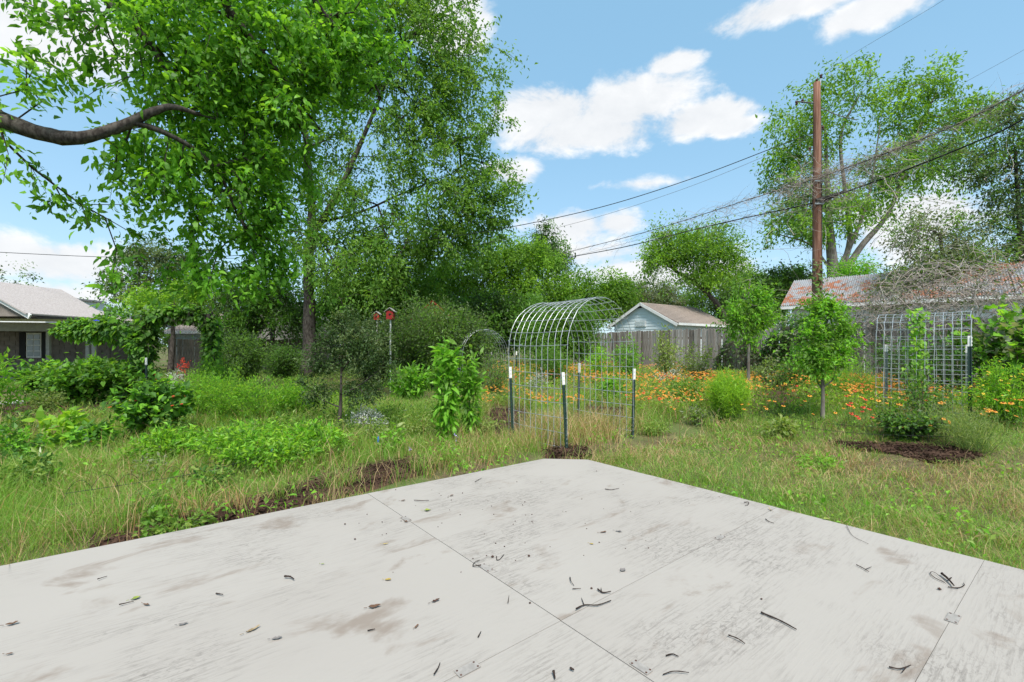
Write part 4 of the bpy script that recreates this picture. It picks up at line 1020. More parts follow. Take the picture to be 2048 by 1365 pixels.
bg('cedar_tree', 'grey-green cedar behind the blue shed roof', (1290, None), (1290, 590), 32, [(1260, 590, 40, 24), (1310, 585, 45, 24), (1350, 600, 40, 20), (1290, 610, 60, 20), (1230, 610, 40, 20)], 240, 80, .14, ['leaf_greygreen', 'leaf_olive'], 30)
bg('cedar_tree', 'dark tree mass to the right of the shed roof', (1500, None), (1500, 590), 30, [(1480, 590, 55, 40), (1540, 580, 45, 35), (1420, 600, 45, 30), (1580, 560, 35, 22), (1500, 630, 70, 30)], 280, 75, .17, ['leaf_dark', 'leaf_main'], 31)
Z8 = 24.5
bg('leaning_tree', 'crooked tree leaning left over the shed with yellow-green leaves', (1480, None), (1330, 530), Z8, [(1380, 500, 60, 36), (1320, 510, 40, 28), (1420, 480, 55, 28), (1450, 530, 45, 40), (1360, 470, 40, 18), (1400, 560, 60, 25), (1300, 530, 22, 14)], 250, 70, .15, ['leaf_mid', 'leaf_yellowgreen'], 32,
   trunks=[([at(1485, 760, Z8), at(1460, 660, Z8), at(1435, 610, Z8), at(1395, 570, Z8), at(1355, 545, Z8), at(1320, 515, Z8)], .19, .05), ([at(1420, 595, Z8), at(1405, 550, Z8), at(1415, 500, Z8)], .11, .03)], bark='bark', first=.4)
Z9 = 29
bg('tall_sparse_tree', 'tall airy tree with several pale trunks behind the utility pole', (1665, None), (1650, 200), Z9,
   [(1620, 260, 75, 60), (1680, 170, 70, 40), (1600, 360, 70, 60), (1770, 220, 50, 50), (1850, 170, 70, 40), (1880, 260, 80, 55), (1800, 330, 80, 50), (1640, 430, 90, 50), (1580, 460, 70, 40), (1950, 230, 50, 40), (1740, 400, 70, 40), (1560, 300, 30, 50), (1900, 340, 60, 40)], 500, 56, .22, ['leaf_mid', 'leaf_main', 'leaf_yellowgreen'], 33,
   trunks=[([at(1668, 760, Z9), at(1666, 560, Z9), at(1660, 470, Z9), at(1655, 380, Z9), at(1650, 250, Z9)], .42, .06), ([at(1680, 545, Z9), at(1700, 480, Z9), at(1690, 380, Z9), at(1682, 270, Z9), at(1720, 190, Z9)], .2, .04),
           ([at(1685, 550, Z9), at(1725, 490, Z9), at(1780, 420, Z9), at(1830, 280, Z9), at(1870, 190, Z9)], .22, .04), ([at(1675, 545, Z9), at(1715, 460, Z9), at(1740, 380, Z9), at(1760, 250, Z9)], .16, .03), ([at(1662, 540, Z9), at(1620, 490, Z9), at(1560, 470, Z9)], .09, .03)],
   bark='bark_grey', first=.4, clump=.75, rexp=.45, tip_r=.008)
Z10 = 21
bg('slender_tree', 'dark slender tree at the right edge with layered leaves', (2038, None), (2030, 300), Z10, [(2020, 300, 60, 45), (1960, 340, 60, 35), (2040, 400, 60, 40), (1980, 440, 50, 30), (2080, 330, 60, 60), (2030, 500, 50, 30), (2080, 460, 60, 60), (2020, 230, 40, 30), (1900, 310, 45, 18)], 300, 55, .14, ['leaf_dark', 'leaf_main', 'leaf_olive'], 34, r=.16)
bg('vine_draped_tree', 'tree swathed in climbing vines left of the slender one', (1890, None), (1880, 470), 18, [(1860, 480, 70, 55), (1900, 540, 80, 45), (1820, 560, 55, 35), (1960, 560, 60, 50), (1780, 600, 40, 30), (1940, 500, 40, 40)], 300, 55, .11, ['leaf_mid', 'leaf_olive', 'leaf_greygreen'], 35, clump=.45)
bg('broadleaf_tree', 'small bright tree beside the rusty roof ridge', (1715, None), (1715, 560), 26, [(1712, 545, 26, 18), (1700, 555, 22, 14)], 45, 60, .15, 'leaf_bright', 36)
bg('broadleaf_tree', 'far green tree peeping between the leaning tree and the pole', (1560, None), (1560, 580), 38, [(1560, 590, 60, 30), (1510, 570, 50, 25), (1600, 560, 40, 25)], 120, 70, .22, ['leaf_main', 'leaf_mid'], 37)
for i, (px, py, Zb, rx, ry, lab) in enumerate(((1940, 640, 24, 120, 60, 'bushy tree behind the fig at the right edge'), (2150, 560, 20, 130, 120, 'dense tree cut off by the right edge of the picture'), (180, 650, 34, 70, 36, 'dark bushy tree behind the porch house corner'),
                                             (420, 655, 33, 90, 34, 'far tree behind the low house'), (700, 640, 32, 110, 50, 'far tree closing the gap behind the big trunk'), (850, 600, 31, 90, 60, 'far tree behind the red shed'),
                                             (1400, 640, 42, 120, 34, 'far tree line tree behind the leaning tree'), (-200, 560, 36, 200, 60, 'far tree behind the porch house roof'), (1680, 650, 34, 90, 40, 'far tree behind the rusty roof house'))):
    bg('distant_tree', lab, (px, None), (px, py), Zb, [(px, py, rx, ry), (px - rx * .6, py + ry * .5, rx * .5, ry * .6), (px + rx * .6, py + ry * .4, rx * .5, ry * .6)], 200, 60, .2, ['leaf_main', 'leaf_dark', 'leaf_mid'], 50 + i, clump=.9, twigs=False)

# ------------------------------------------------------------------ small garden trees
g = G(1645, 842); Zs = g[1]
tree('young_tree', 'young upright tree with pale branching trunk in front of the pole', [
    ([g, at(1646, 790, Zs), at(1645, 745, Zs), at(1650, 690, Zs), at(1655, 640, Zs)], .032, .01), ([at(1646, 775, Zs), at(1668, 755, Zs), at(1672, 715, Zs)], .015, .006), ([at(1645, 780, Zs), at(1632, 755, Zs + .1), at(1628, 700, Zs)], .015, .006)],
    [ell(1655, 650, Zs, 42, 40), ell(1630, 690, Zs, 40, 38), ell(1680, 690, Zs, 34, 45), ell(1650, 720, Zs, 45, 30), ell(1645, 615, Zs, 26, 20)], 170, 34, .062, .13, ['leaf_bright', 'leaf_mid'], ratio=.5, seed=61, bark='bark_grey', tip_r=.0025, seg=.15, group='young trees planted in the garden', droop=.15, first=.5)
g = G(1497, 785); Zs = g[1]
tree('young_tree', 'thin sapling with reddish trunk and loose leaves before the fence', [
    ([g, at(1497, 720, Zs), at(1498, 660, Zs), at(1497, 600, Zs), at(1500, 560, Zs)], .04, .012), ([at(1497, 700, Zs), at(1480, 650, Zs), at(1475, 600, Zs)], .015, .006)],
    [ell(1490, 590, Zs, 30, 34), ell(1480, 640, Zs, 30, 30), ell(1520, 620, Zs, 30, 34), ell(1505, 665, Zs, 25, 20)], 120, 30, .09, .22, ['leaf_mid', 'leaf_bright'], ratio=.45, seed=62, bark='bark_grey', tip_r=.004, seg=.25, group='young trees planted in the garden', first=.45)
g = G(676, 870); Zs = g[1]
tree('young_tree', 'small dark-leaved evergreen tree with wide low branches by the bed', [
    ([g, at(681, 815, Zs), at(682, 770, Zs), at(684, 720, Zs), at(690, 660, Zs)], .034, .008), ([at(682, 790, Zs), at(720, 770, Zs - .1), at(765, 735, Zs)], .014, .005), ([at(680, 815, Zs), at(645, 800, Zs), at(612, 770, Zs + .1)], .012, .004), ([at(682, 745, Zs), at(710, 705, Zs), at(735, 665, Zs)], .012, .004)],
    [ell(690, 680, Zs, 45, 38), ell(655, 720, Zs, 38, 34), ell(735, 705, Zs, 45, 40), ell(765, 740, Zs, 28, 26), ell(640, 790, Zs, 34, 18), ell(725, 785, Zs, 40, 22), ell(620, 765, Zs, 22, 14), ell(655, 825, Zs, 22, 12), ell(690, 640, Zs, 22, 22)], 330, 30, .046, .11, ['leaf_dark', 'leaf_dark', 'leaf_olive'], ratio=.5, seed=63, tip_r=.002, seg=.12, group='young trees planted in the garden', droop=.1, first=.3)

# ------------------------------------------------------------------ shrubs and garden plants
def sh(name, label, px, pb, h, rad, nst, lps, leaf, lm, **k):
    return shrub(name, label, G(px, pb), h, rad, nst, lps, leaf, lm, **k)
EV = 'large evergreen shrubs behind the garden'
sh('evergreen_shrub', 'large olive-green shrub right of the big trunk', 745, 775, 2.6, 1.2, 85, 180, .085, ['leaf_olive', 'leaf_dark'], seed=71, group=EV, jit=.13, flat=.4)
sh('evergreen_shrub', 'tall olive-green shrub in front of the red shed', 835, 775, 3.0, 1.2, 95, 190, .085, ['leaf_olive', 'leaf_dark', 'leaf_mid'], seed=72, group=EV, jit=.14, flat=.4)
sh('evergreen_shrub', 'grey-green shrub between the red shed and the near arch', 920, 778, 2.5, 1.15, 85, 180, .085, ['leaf_olive', 'leaf_mid', 'leaf_dark'], seed=73, group=EV, jit=.13, flat=.4)
sh('evergreen_shrub', 'olive shrub hiding the lower right of the red shed', 882, 782, 2.7, .9, 85, 170, .08, ['leaf_olive', 'leaf_mid'], seed=78, group=EV, jit=.12, flat=.4)
sh('evergreen_shrub', 'leafy shrub left of the big trunk near the arbor', 480, 775, 1.9, 1.1, 66, 150, .085, ['leaf_dark', 'leaf_mid'], seed=74, group=EV, jit=.12, flat=.4)
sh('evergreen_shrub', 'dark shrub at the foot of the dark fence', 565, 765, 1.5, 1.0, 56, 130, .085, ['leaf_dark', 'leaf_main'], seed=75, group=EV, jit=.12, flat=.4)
sh('loose_shrub', 'loose shrub with pale leaves left of the near arch', 985, 800, 1.5, .55, 26, 60, .06, ['leaf_olive', 'leaf_mid'], seed=76, jit=.09, stem_r=.007)
sh('loose_shrub', 'small dark shrub inside the far end of the near arch', 1100, 770, 1.5, .8, 45, 80, .07, ['leaf_mid', 'leaf_main'], seed=77, jit=.1)
LH = 'leafy broad-leaved bushes before the porch'
sh('broad_leaved_bush', 'broad-leaved bush under the porch window, leftmost of three', 85, 810, 1.0, .75, 60, 45, .105, ['leaf_bright', 'leaf_mid', 'leaf_vine'], ratio=.7, tpl='heart', seed=81, group=LH, jit=.09, flat=.6, upn=1.4)
sh('broad_leaved_bush', 'broad-leaved bush in the middle of the three before the porch', 165, 812, 1.1, .8, 66, 45, .105, ['leaf_bright', 'leaf_vine', 'leaf_mid'], ratio=.7, tpl='heart', seed=82, group=LH, jit=.09, flat=.6, upn=1.4)
sh('broad_leaved_bush', 'broad-leaved bush beside the arbor, rightmost of three', 245, 808, 1.05, .75, 60, 45, .105, ['leaf_bright', 'leaf_vine', 'leaf_mid'], ratio=.7, tpl='heart', seed=83, group=LH, jit=.09, flat=.6, upn=1.4)
sh('sapling', 'yellow-green leafy sapling cut by the left edge', -15, 850, 1.5, .55, 22, 36, .10, ['leaf_yellowgreen', 'leaf_bright'], ratio=.45, seed=84, jit=.07, t0=.35)
sh('pale_bush', 'small pale-leaved bush in front of the leftmost broad-leaved bush', 90, 828, .55, .4, 34, 34, .055, ['leaf_pale', 'leaf_herb'], ratio=.6, seed=85, jit=.05)
RF = 'bushes with small red flowers'
sh('red_flowering_bush', 'dark bush dotted with red flowers below the arbor post', 305, 885, 1.0, .55, 60, 40, .085, ['leaf_vine', 'leaf_bright', 'leaf_vine'], ratio=.8, tpl='heart', seed=86, group=RF, jit=.06, flowers=('petal_red', 34, .045), flat=.3, upn=1.3)
sh('red_flowering_bush', 'low red-flowered plant in the left bed', 188, 905, .42, .35, 24, 26, .085, ['leaf_vine', 'leaf_bright'], ratio=.8, tpl='heart', seed=87, group=RF, jit=.05, flowers=('petal_red', 8, .04), upn=1.3)
FB = 'feathery green bushes of the left bed'
for i, (px, pb, h, r, lab) in enumerate(((395, 850, 1.0, .5, 'feathery bush right of the red-flowered bush'), (455, 858, 1.02, .6, 'feathery bush, second from the red-flowered bush'), (525, 860, .95, .6, 'feathery bush, third from the red-flowered bush'), (590, 852, .85, .5, 'feathery bush nearest the dark evergreen tree'), (430, 815, 1.15, .5, 'taller feathery bush at the back of the row'))):
    sh('feathery_bush', lab, px, pb, h, r, 90, 48, .05, ['leaf_fine', 'leaf_mid', 'leaf_bright'], ratio=.24, seed=90 + i, group=FB, jit=.045, flat=.5, stem='green_stem', stem_r=.003, droop=-.1)
HB = 'low lime-green herbs of the left bed'
for i, (px, pb, h, r, lab) in enumerate(((405, 915, .42, .42, 'lime-green herb clump leftmost in its patch'), (470, 940, .45, .5, 'lime-green herb clump beside the cyan marker'), (545, 945, .45, .5, 'lime-green herb clump behind the cyan marker'), (615, 930, .42, .45, 'lime-green herb clump nearest the evergreen trunk'), (520, 905, .5, .55, 'lime-green herb clump at the back of its patch'), (340, 930, .35, .4, 'lime-green herb clump below the red-flowered bush'), (650, 915, .3, .35, 'small herb clump at the foot of the evergreen'))):
    sh('herb_clump', lab, px, pb, h * (1.25 if i % 2 else .95), r, 46, 34, .06, ['leaf_bright', 'leaf_fine', 'leaf_mid'], ratio=.42, seed=100 + i, group=HB, jit=.03, flat=.25 + .1 * (i % 4), stem='green_stem', stem_r=.0025, droop=0)
LP = 'tall leafy plants with lance-shaped leaves'
sh('lance_leaved_plant', 'tall lance-leaved plant left of the near arch', 893, 895, 1.48, .16, 9, 85, .14, ['leaf_bright', 'leaf_bright', 'leaf_mid'], ratio=.30, tpl='long', seed=110, group=LP, jit=.05, t0=.08, stem='green_stem', stem_r=.008, droop=.35, flat=.8)
sh('lance_leaved_plant', 'second lance-leaved plant just right of the tallest one', 940, 885, 1.3, .16, 7, 80, .13, ['leaf_bright', 'leaf_mid'], ratio=.30, tpl='long', seed=111, group=LP, jit=.05, t0=.1, stem='green_stem', stem_r=.008, droop=.35, flat=.8)
sh('lance_leaved_plant', 'rounded lance-leaved bush in front of the evergreen shrubs', 820, 812, 1.1, .55, 34, 40, .14, ['leaf_bright', 'leaf_mid'], ratio=.30, tpl='long', seed=112, group=LP, jit=.06, t0=.1, stem='green_stem', stem_r=.006, droop=.3, flat=.4)
sh('lance_leaved_plant', 'young lance-leaved sprout beside the blue marker', 782, 905, .38, .22, 10, 14, .10, ['leaf_bright', 'leaf_pale'], ratio=.34, tpl='long', seed=113, group=LP, jit=.03, stem='green_stem')
SV = 'silver-leaved plants'
sh('silver_plant', 'silver-leaved bush right of the evergreen tree trunk', 732, 868, .45, .35, 50, 34, .04, 'leaf_silver', ratio=.4, seed=114, group=SV, jit=.03, stem_r=.003)
sh('silver_plant', 'silver-grey bush among orange flowers left of the round green bush', 1345, 775, .5, .5, 50, 34, .05, ['leaf_silver', 'leaf_greygreen'], ratio=.35, seed=115, group=SV, jit=.04)
sh('silver_plant', 'silver plant seen through the near arch', 1078, 790, .6, .3, 30, 34, .05, ['leaf_silver', 'leaf_greygreen'], ratio=.35, seed=116, group=SV, jit=.04)
sh('silver_plant', 'spiky silver plant beyond the arbor opening', 350, 785, .75, .35, 34, 14, .12, 'leaf_silver', ratio=.12, seed=117, group=SV, jit=.03, tpl='needle')
RB = 'broom-like green bushes'
sh('broom_bush', 'round bright green broom-like bush in the orange flowers', 1455, 842, .90, .36, 320, 34, .06, 'leaf_fine', ratio=.13, tpl='needle', seed=118, group=RB, jit=.022, stem='green_stem', stem_r=.0025, flat=.35, droop=-.5, basejit=.55, outward=.3)
sh('broom_bush', 'broad green broom-like bush behind the young upright tree', 1690, 800, .95, .7, 200, 30, .06, ['leaf_fine', 'leaf_bright'], ratio=.09, tpl='needle', seed=119, group=RB, jit=.03, stem='green_stem', stem_r=.003, droop=-.5, basejit=.4, outward=.5)
sh('broom_bush', 'wispy pale green bush at the right below the arch post', 1950, 905, .55, .35, 150, 24, .04, ['leaf_pale', 'leaf_herb'], ratio=.1, tpl='needle', seed=120, group=RB, jit=.03, stem='green_stem', stem_r=.002, droop=-.4, basejit=.4, outward=.4)
sh('broom_bush', 'grey-green feathery bush just left of the wispy pale one', 1890, 880, .5, .5, 120, 24, .05, ['leaf_greygreen', 'leaf_herb'], ratio=.1, tpl='needle', seed=121, group=RB, jit=.035, stem='green_stem', stem_r=.002, droop=-.4, basejit=.4, outward=.4)
sh('lantana_bush', 'low dark-leaved bush with salmon flowers before the right arch', 1808, 878, .36, .45, 70, 26, .055, ['leaf_vine', 'leaf_mid', 'leaf_dark'], ratio=.6, seed=122, jit=.04, flowers=('petal_orange', 16, .04), flat=.6, upn=1.3)
sh('yellow_flowering_bush', 'tall yellow-flowering bush at the right edge', 2010, 850, .95, .5, 90, 34, .06, ['leaf_fine', 'leaf_bright'], ratio=.2, seed=123, jit=.04, flowers=('petal_yellow', 60, .04), stem='green_stem')
sh('fig_bush', 'fig with large lobed leaves at the right edge', 2050, 810, 1.75, 1.0, 50, 34, .155, ['leaf_mid', 'leaf_greygreen', 'leaf_bright'], ratio=.8, tpl='lobed', seed=124, jit=.12, stem_r=.012, t0=.4, upn=1.3, flat=.5, outward=.8)
FS = 'shrubs growing against the board fence'
for i, (px, pb, h, r, lm, lab) in enumerate(((1335, 770, 1.7, .45, ['leaf_pale', 'leaf_herb'], 'leggy pale shrub against the fence below the shed'), (1255, 768, 1.45, .5, ['leaf_bright', 'leaf_mid'], 'bright shrub at the fence seen through the arch side'), (1390, 775, 1.3, .5, ['leaf_herb', 'leaf_greygreen'], 'grey-green shrub at the foot of the fence right of the leggy one'),
                                             (1200, 765, 1.2, .6, ['leaf_fine', 'leaf_bright'], 'light green shrub behind the middle of the arch'), (1225, 800, .5, .4, ['leaf_bright', 'leaf_mid'], 'low round green bush under the arch side'), (1545, 780, .9, .6, ['leaf_greygreen', 'leaf_herb'], 'grey-green shrub right of the thin sapling'), (1600, 785, 1.1, .6, ['leaf_vine', 'leaf_mid'], 'dark shrub between the sapling and the young tree'), (1375, 810, .5, .5, ['leaf_mid', 'leaf_herb'], 'low green mound left of the round broom-like bush'))):
    sh('fence_shrub', lab, px, pb, h, r, 30, 46, .07, lm, ratio=.5, seed=130 + i, group=FS, jit=.07)
sh('loose_shrub', 'leafy mound at the foot of the tall lance-leaved plant', 960, 880, .4, .35, 26, 26, .06, ['leaf_herb', 'leaf_pale'], seed=140, jit=.05)
sh('loose_shrub', 'tangled green plant under the right arch', 1850, 850, .9, .45, 30, 30, .06, ['leaf_vine', 'leaf_mid', 'leaf_olive'], seed=141, jit=.09)
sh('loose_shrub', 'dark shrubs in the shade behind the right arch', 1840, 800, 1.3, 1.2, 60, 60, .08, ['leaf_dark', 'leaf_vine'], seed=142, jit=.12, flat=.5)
sh('red_yucca', 'red bloom stalks rising beyond the arbor opening', 368, 778, 1.15, .3, 7, 30, .05, 'petal_red', ratio=.5, seed=143, jit=.02, t0=.6, stem_r=.012, cat='plant')
sh('leafy_weed', 'broad yellow-green weed in the left bed below the hedge', 125, 895, .5, .4, 12, 14, .16, ['leaf_fine', 'leaf_yellowgreen'], ratio=.4, tpl='long', seed=144, jit=.04, t0=.4, stem='green_stem')
sh('leafy_weed', 'trailing creeper with pointed leaflets at the left deck edge', 300, 1040, .32, .3, 14, 12, .055, ['leaf_bright', 'leaf_mid'], ratio=.6, seed=145, jit=.04, stem='green_stem')
sh('leafy_weed', 'low leafy creeper touching the left deck edge', 345, 1068, .12, .35, 26, 14, .05, ['leaf_mid', 'leaf_herb'], ratio=.6, seed=146, jit=.03, stem='green_stem', flat=.8)
sh('leafy_weed', 'leafy clump cut by the left edge above the grass', 15, 935, .5, .45, 30, 26, .07, ['leaf_vine', 'leaf_bright'], ratio=.6, seed=147, jit=.05, stem='green_stem')

WD = 'scattered weeds of the left bed'
wl = [('dark upright weed between the red-flowered bush and the lime herbs', 350, 900, .5, .25, 'leaf_vine', .06), ('dark low weed at the front of the feathery bushes', 480, 880, .4, .35, 'leaf_vine', .05), ('shaded weed under the small evergreen tree', 700, 880, .35, .3, 'leaf_dark', .05), ('dark leafy weed in the grass above the mulch strip', 420, 985, .28, .22, 'leaf_vine', .05), ('broad dark weed near the left edge below the sapling', 20, 890, .45, .35, 'leaf_vine', .08), ('small pale weed left of the low red-flowered plant', 60, 905, .35, .25, 'leaf_pale', .05), ('grey-green weed between the lime herbs and the deck', 300, 965, .3, .22, 'leaf_greygreen', .045), ('dark leafy weed in the grass at the far left', 60, 985, .35, .25, 'leaf_vine', .06), ('bright weed left of the lime-green herbs', 265, 940, .3, .25, 'leaf_bright', .06),
      ('olive weed right of the evergreen trunk', 745, 885, .35, .3, 'leaf_herb', .05), ('pale weed below the silver-leaved bush', 830, 880, .4, .3, 'leaf_pale', .055), ('green weed between the silver bush and the lance-leaved bush', 790, 855, .45, .35, 'leaf_mid', .05), ('feathery weed behind the blue marker', 850, 860, .5, .35, 'leaf_herb', .045),
      ('low bright weed at the right end of the mulch strip', 880, 925, .2, .25, 'leaf_bright', .045), ('tall thin weed behind the cyan marker', 570, 890, .6, .2, 'leaf_mid', .05), ('yellowish weed at the back of the left bed', 660, 830, .5, .4, 'leaf_fine', .05), ('dark weed beside the evergreen trunk', 640, 880, .4, .3, 'leaf_vine', .05),
      ('small herb at the right of the arch post', 1310, 870, .25, .25, 'leaf_herb', .05), ('green leafy patch on the right lawn', 1630, 935, .14, .3, 'leaf_bright', .05), ('leafy plant at the lawn edge left of the right mulch', 1560, 880, .3, .25, 'leaf_pale', .07), ('grey weed before the round broom-like bush', 1400, 850, .3, .3, 'leaf_greygreen', .06)]
for i, (lab, px, pb, h, r, lm_, lf_) in enumerate(wl):
    sh('garden_weed', lab, px, pb, h, r, 18, 26, lf_, [lm_, 'leaf_herb'], ratio=.38 + .05 * (i % 4), seed=160 + i, group=WD if px < 1000 else 'scattered weeds of the right lawn', jit=.04, stem='green_stem', stem_r=.0025, flat=.2, cat='weed')

# ------------------------------------------------------------------ vines
def vine_on(name, label, base, P, out, leaf, lm, seed, stems=None, cat='vine', tpl='heart', ratio=.8):
    o = thing(name, label, cat, base); lf = MB(); n = len(P); D = out * .8 + rvec(n) * .5 + np.array([0, 0, -.6]); N = out * .9 + rvec(n) * .5 + np.array([0, 0, .7])
    ll = leaf * (1 + .25 * rng.normal(size=n)).clip(.5, 1.6); mi = rng.integers(0, len(lm), n); leaves(lf, P, D, N, ll, ll * ratio, tpl, mi); lf.build('foliage', lm, o, kind='stuff')
    if stems is not None:
        mb = MB(); tangle(mb, *stems); mb.build('stems', 'twig', o, kind='stuff')
    return o
# arbor
Za = 11.4
A0, A1 = at(288, 800, Za), at(424, 795, Za + .3); A0[2] = A1[2] = -.16; top = EYE + (HY - 632) / F * Za
ar = thing('garden_arbor', 'wooden arbor arch smothered in vine left of the big tree', 'arbor', (A0 + A1) / 2)
for p in (A0, A1):
    for k in (0, .9):
        mb = MB(); c = p * (1 + k / p[1]); box(mb, (c[0], c[1], top / 2 - .1), (.09, .09, top + .16)); mb.build('post', 'bark', ar)
for k in (0, .9):
    mb = MB(); c = (A0 + A1) / 2; c = c * (1 + k / c[1]); box(mb, (c[0], c[1], top), (np.linalg.norm(A1 - A0) + .1, .05, .12)); mb.build('beam', 'bark', ar)
for k in range(7):
    mb = MB(); c = A0 + (A1 - A0) * (k / 6); c = c * (1 + .45 / c[1]); rd = unit(np.array([c[0], c[1], 0])); box(mb, (c[0], c[1], top + .09), (.05, 1.2, .06), 0, np.array([rd[1], -rd[0], 0]), rd); mb.build('slat', 'bark', ar)
path = smooth_path([A0 + [0, 0, 0.1], A0 + [0, 0, 1.0], A0 + [.02, 0, 1.75], A0 * .8 + A1 * .2 + [0, 0, top + .02 - (-.16)], (A0 + A1) / 2 + [0, 0, top + .22], A0 * .2 + A1 * .8 + [0, 0, top + .2], A1 + [0, 0, 1.9], A1 + [0, 0, 1.0], A1 + [0, 0, .25]], 200)
n = 5200; i = rng.integers(0, 200, n); th = rng.uniform(.10, .24, n) * (1 + .3 * (i / 200 < .4)); o_ = rvec(n); o_[:, 1] = -np.abs(o_[:, 1]) * np.where(rng.uniform(size=n) < .7, 1, -1)
kk = (rng.uniform(0, .9, n) * (rng.uniform(size=n) < .5))[:, None]; P = path[i] + o_ * th[:, None]; P[:, :2] *= 1 + kk / P[:, 1:2]
n2 = 1500; t = rng.uniform(size=n2); ext = np.array([at(265, 645, Za) * (1 - k) + at(112, 655, Za + .2) * k for k in t]); r_ = (.28 * (1 - t) + .1)[:, None]; e_o = rvec(n2); ext = ext + e_o * r_ * np.array([1, .8, 1.0]) - np.stack([0 * t, 0 * t, .35 * rng.uniform(size=n2) ** 2 * (1 - t * .5)], 1)
n3 = 500; b3_ = at(285, 690, Za); e3 = rvec(n3); ex3 = b3_ + e3 * np.array([.25, .3, .4])
vine_on('climbing_vine', 'dense heart-leaved vine covering the arbor and trailing left', A0, np.concatenate([P, ext, ex3]), np.concatenate([o_, e_o, e3]), .105, ['leaf_vine', 'leaf_vine', 'leaf_mid', 'leaf_bright'], 1,
        (path[rng.integers(0, 200, 160)], rvec(160), .9, 5, .006, .5, .2))
fl = MB(); blossoms(fl, [at(193, 641, Za - .35)], .11, np.random.default_rng(1)); tag(fl.build('morning_glory', ['petal_blue', 'petal_blue'], origin=at(193, 641, Za - .35)), 'single blue flower on the vine trailing left of the arbor', 'flower')
pb_ = G(292, 822); tpost('green steel post with white tip at the left foot of the arbor', pb_, hz(pb_, 716), (0, 0), .16)
# vines over the fence
def fence_vine(label, t0, t1, hgt0, hgt1, n, leaf, lm, seed, depth=.35):
    t = rng.uniform(t0, t1, n); mid = (t0 + t1) / 2; hw = (t1 - t0) / 2; topz = hgt1 - (hgt1 - hgt0) * np.abs((t - mid) / hw) ** 1.6; z = .2 + topz * rng.uniform(0, 1, n) ** .6
    p = np.stack([FL(x) for x in t]); nrm = np.array([-.874, -.487]); bulge = depth * rng.uniform(.1, 1, n) * (1 - .4 * np.abs((t - mid) / hw)); over = z > 1.75
    P = np.stack([p[:, 0] + nrm[0] * bulge - over * rng.uniform(0, .8, n) * nrm[0], p[:, 1] + nrm[1] * bulge - over * rng.uniform(0, .8, n) * nrm[1], z], 1); out = np.tile(np.array([nrm[0], nrm[1], .4]), (n, 1))
    b = onground(*FL(mid)); st = np.stack([FL(x) for x in rng.uniform(t0, t1, 60)]); st = np.concatenate([st + nrm * .06, np.full((60, 1), .3)], 1)
    return vine_on('fence_vine', label, (b[0], b[1], b[2]), P, out, leaf, lm, seed, (st, np.tile([0, 0, 1.0], (60, 1)) + rvec(60) * .3, 1.6, 6, .006, .3, -.1), ratio=.7)
fence_vine('leafy vine mound spilling over the fence left of the young tree', .9, 3.0, 1.0, 2.15, 2600, .10, ['leaf_vine', 'leaf_mid', 'leaf_vine', 'leaf_greygreen'], 2, .5)
fence_vine('thinner vine on the fence right of the shed', -.9, 1.0, .5, 1.9, 900, .09, ['leaf_greygreen', 'leaf_olive', 'leaf_vine'], 3, .25)
# vine on the right arch
m_ = T1 + (T2 - T1) * .62; n = 420; t = rng.uniform(size=n); P = np.stack([m_[0] + rng.normal(size=n) * .07, m_[1] + rng.normal(size=n) * .07 - .02, m_[2] + .3 + t * (ht - .25)], 1); vine_on('arch_vine', 'light green vine climbing the middle of the right arch', m_, P, np.tile([-.5, -.7, 0], (n, 1)), .06, ['leaf_bright', 'leaf_fine', 'leaf_mid'], 4,
        (np.tile(m_, (6, 1)), np.tile([0, 0, 1.], (6, 1)), 1.8, 7, .006, .12, 0))
n = 260; P = along(1700, 640) * 0 + np.stack([PB[0] + rng.normal(size=n) * .2, PB[1] - .18 + rng.normal(size=n) * .06, rng.uniform(1.2, 4.3, n)], 1); vine_on('pole_vine', 'sparse creeper clinging to the lower utility pole', (PB[0], PB[1] - .2, .2), P, np.tile([0, -1, 0], (n, 1)), .09, ['leaf_mid', 'leaf_olive'], 5, (np.tile([PB[0], PB[1] - .17, .2], (5, 1)), np.tile([0, 0, 1.], (5, 1)), 4.5, 9, .008, .06, 0))
# brush of bare vines on the fence at the right
def brush():
    rg = np.random.default_rng(17); n = 900; t = rg.uniform(2.9, 6.6, n); p = np.stack([FL(x) for x in t]); nr = np.array([-.874, -.487]); k = (t - 2.9) / 3.7
    topz = 1.2 + 2.0 * np.sqrt(np.maximum(.02, 1 - (1 - np.minimum(1, k * 2.0)) ** 2)); z = .9 + (topz - .9) * rg.uniform(0, 1, n) ** .7; off = rg.uniform(-1.1, .55, n)
    S = np.concatenate([p + nr * off[:, None], z[:, None]], 1); mb = MB(); D = rg.normal(size=(n, 3)) * np.array([1, 1, .6]) + np.array([AL[0], AL[1], 0]) * rg.choice([-1, 1], n)[:, None] * .8; tangle(mb, S, D, rg.uniform(.6, 1.9, n), 7, .009, .42, .12, rg)
    o = thing('brush_pile', 'tangled mound of bare grey vines heaped over the fence', 'brush', (*FL(4.7), .2)); mb.build('bare_vines', 'dead_vine', o, kind='stuff')
    m = 1300; j = rg.integers(0, n, m); lf = MB(); leaf_cloud(lf, S[j] + rg.normal(size=(m, 3)) * .25 + np.array([0, 0, .1]), .08, .55, m=0); lf.build('foliage', 'leaf_olive', o, kind='stuff')
    n = 120; S = np.stack([rg.uniform(8, 15, n), rg.uniform(12.5, 17, n), rg.uniform(2.2, 6.0, n)], 1); mb = MB(); tangle(mb, S, rvec(n, rg) + np.array([.3, 0, .1]), rg.uniform(.8, 2.5, n), 7, .008, .35, .05, rg)
    mb.build('hanging_dead_vine', 'dead_vine', kind='stuff')
brush()

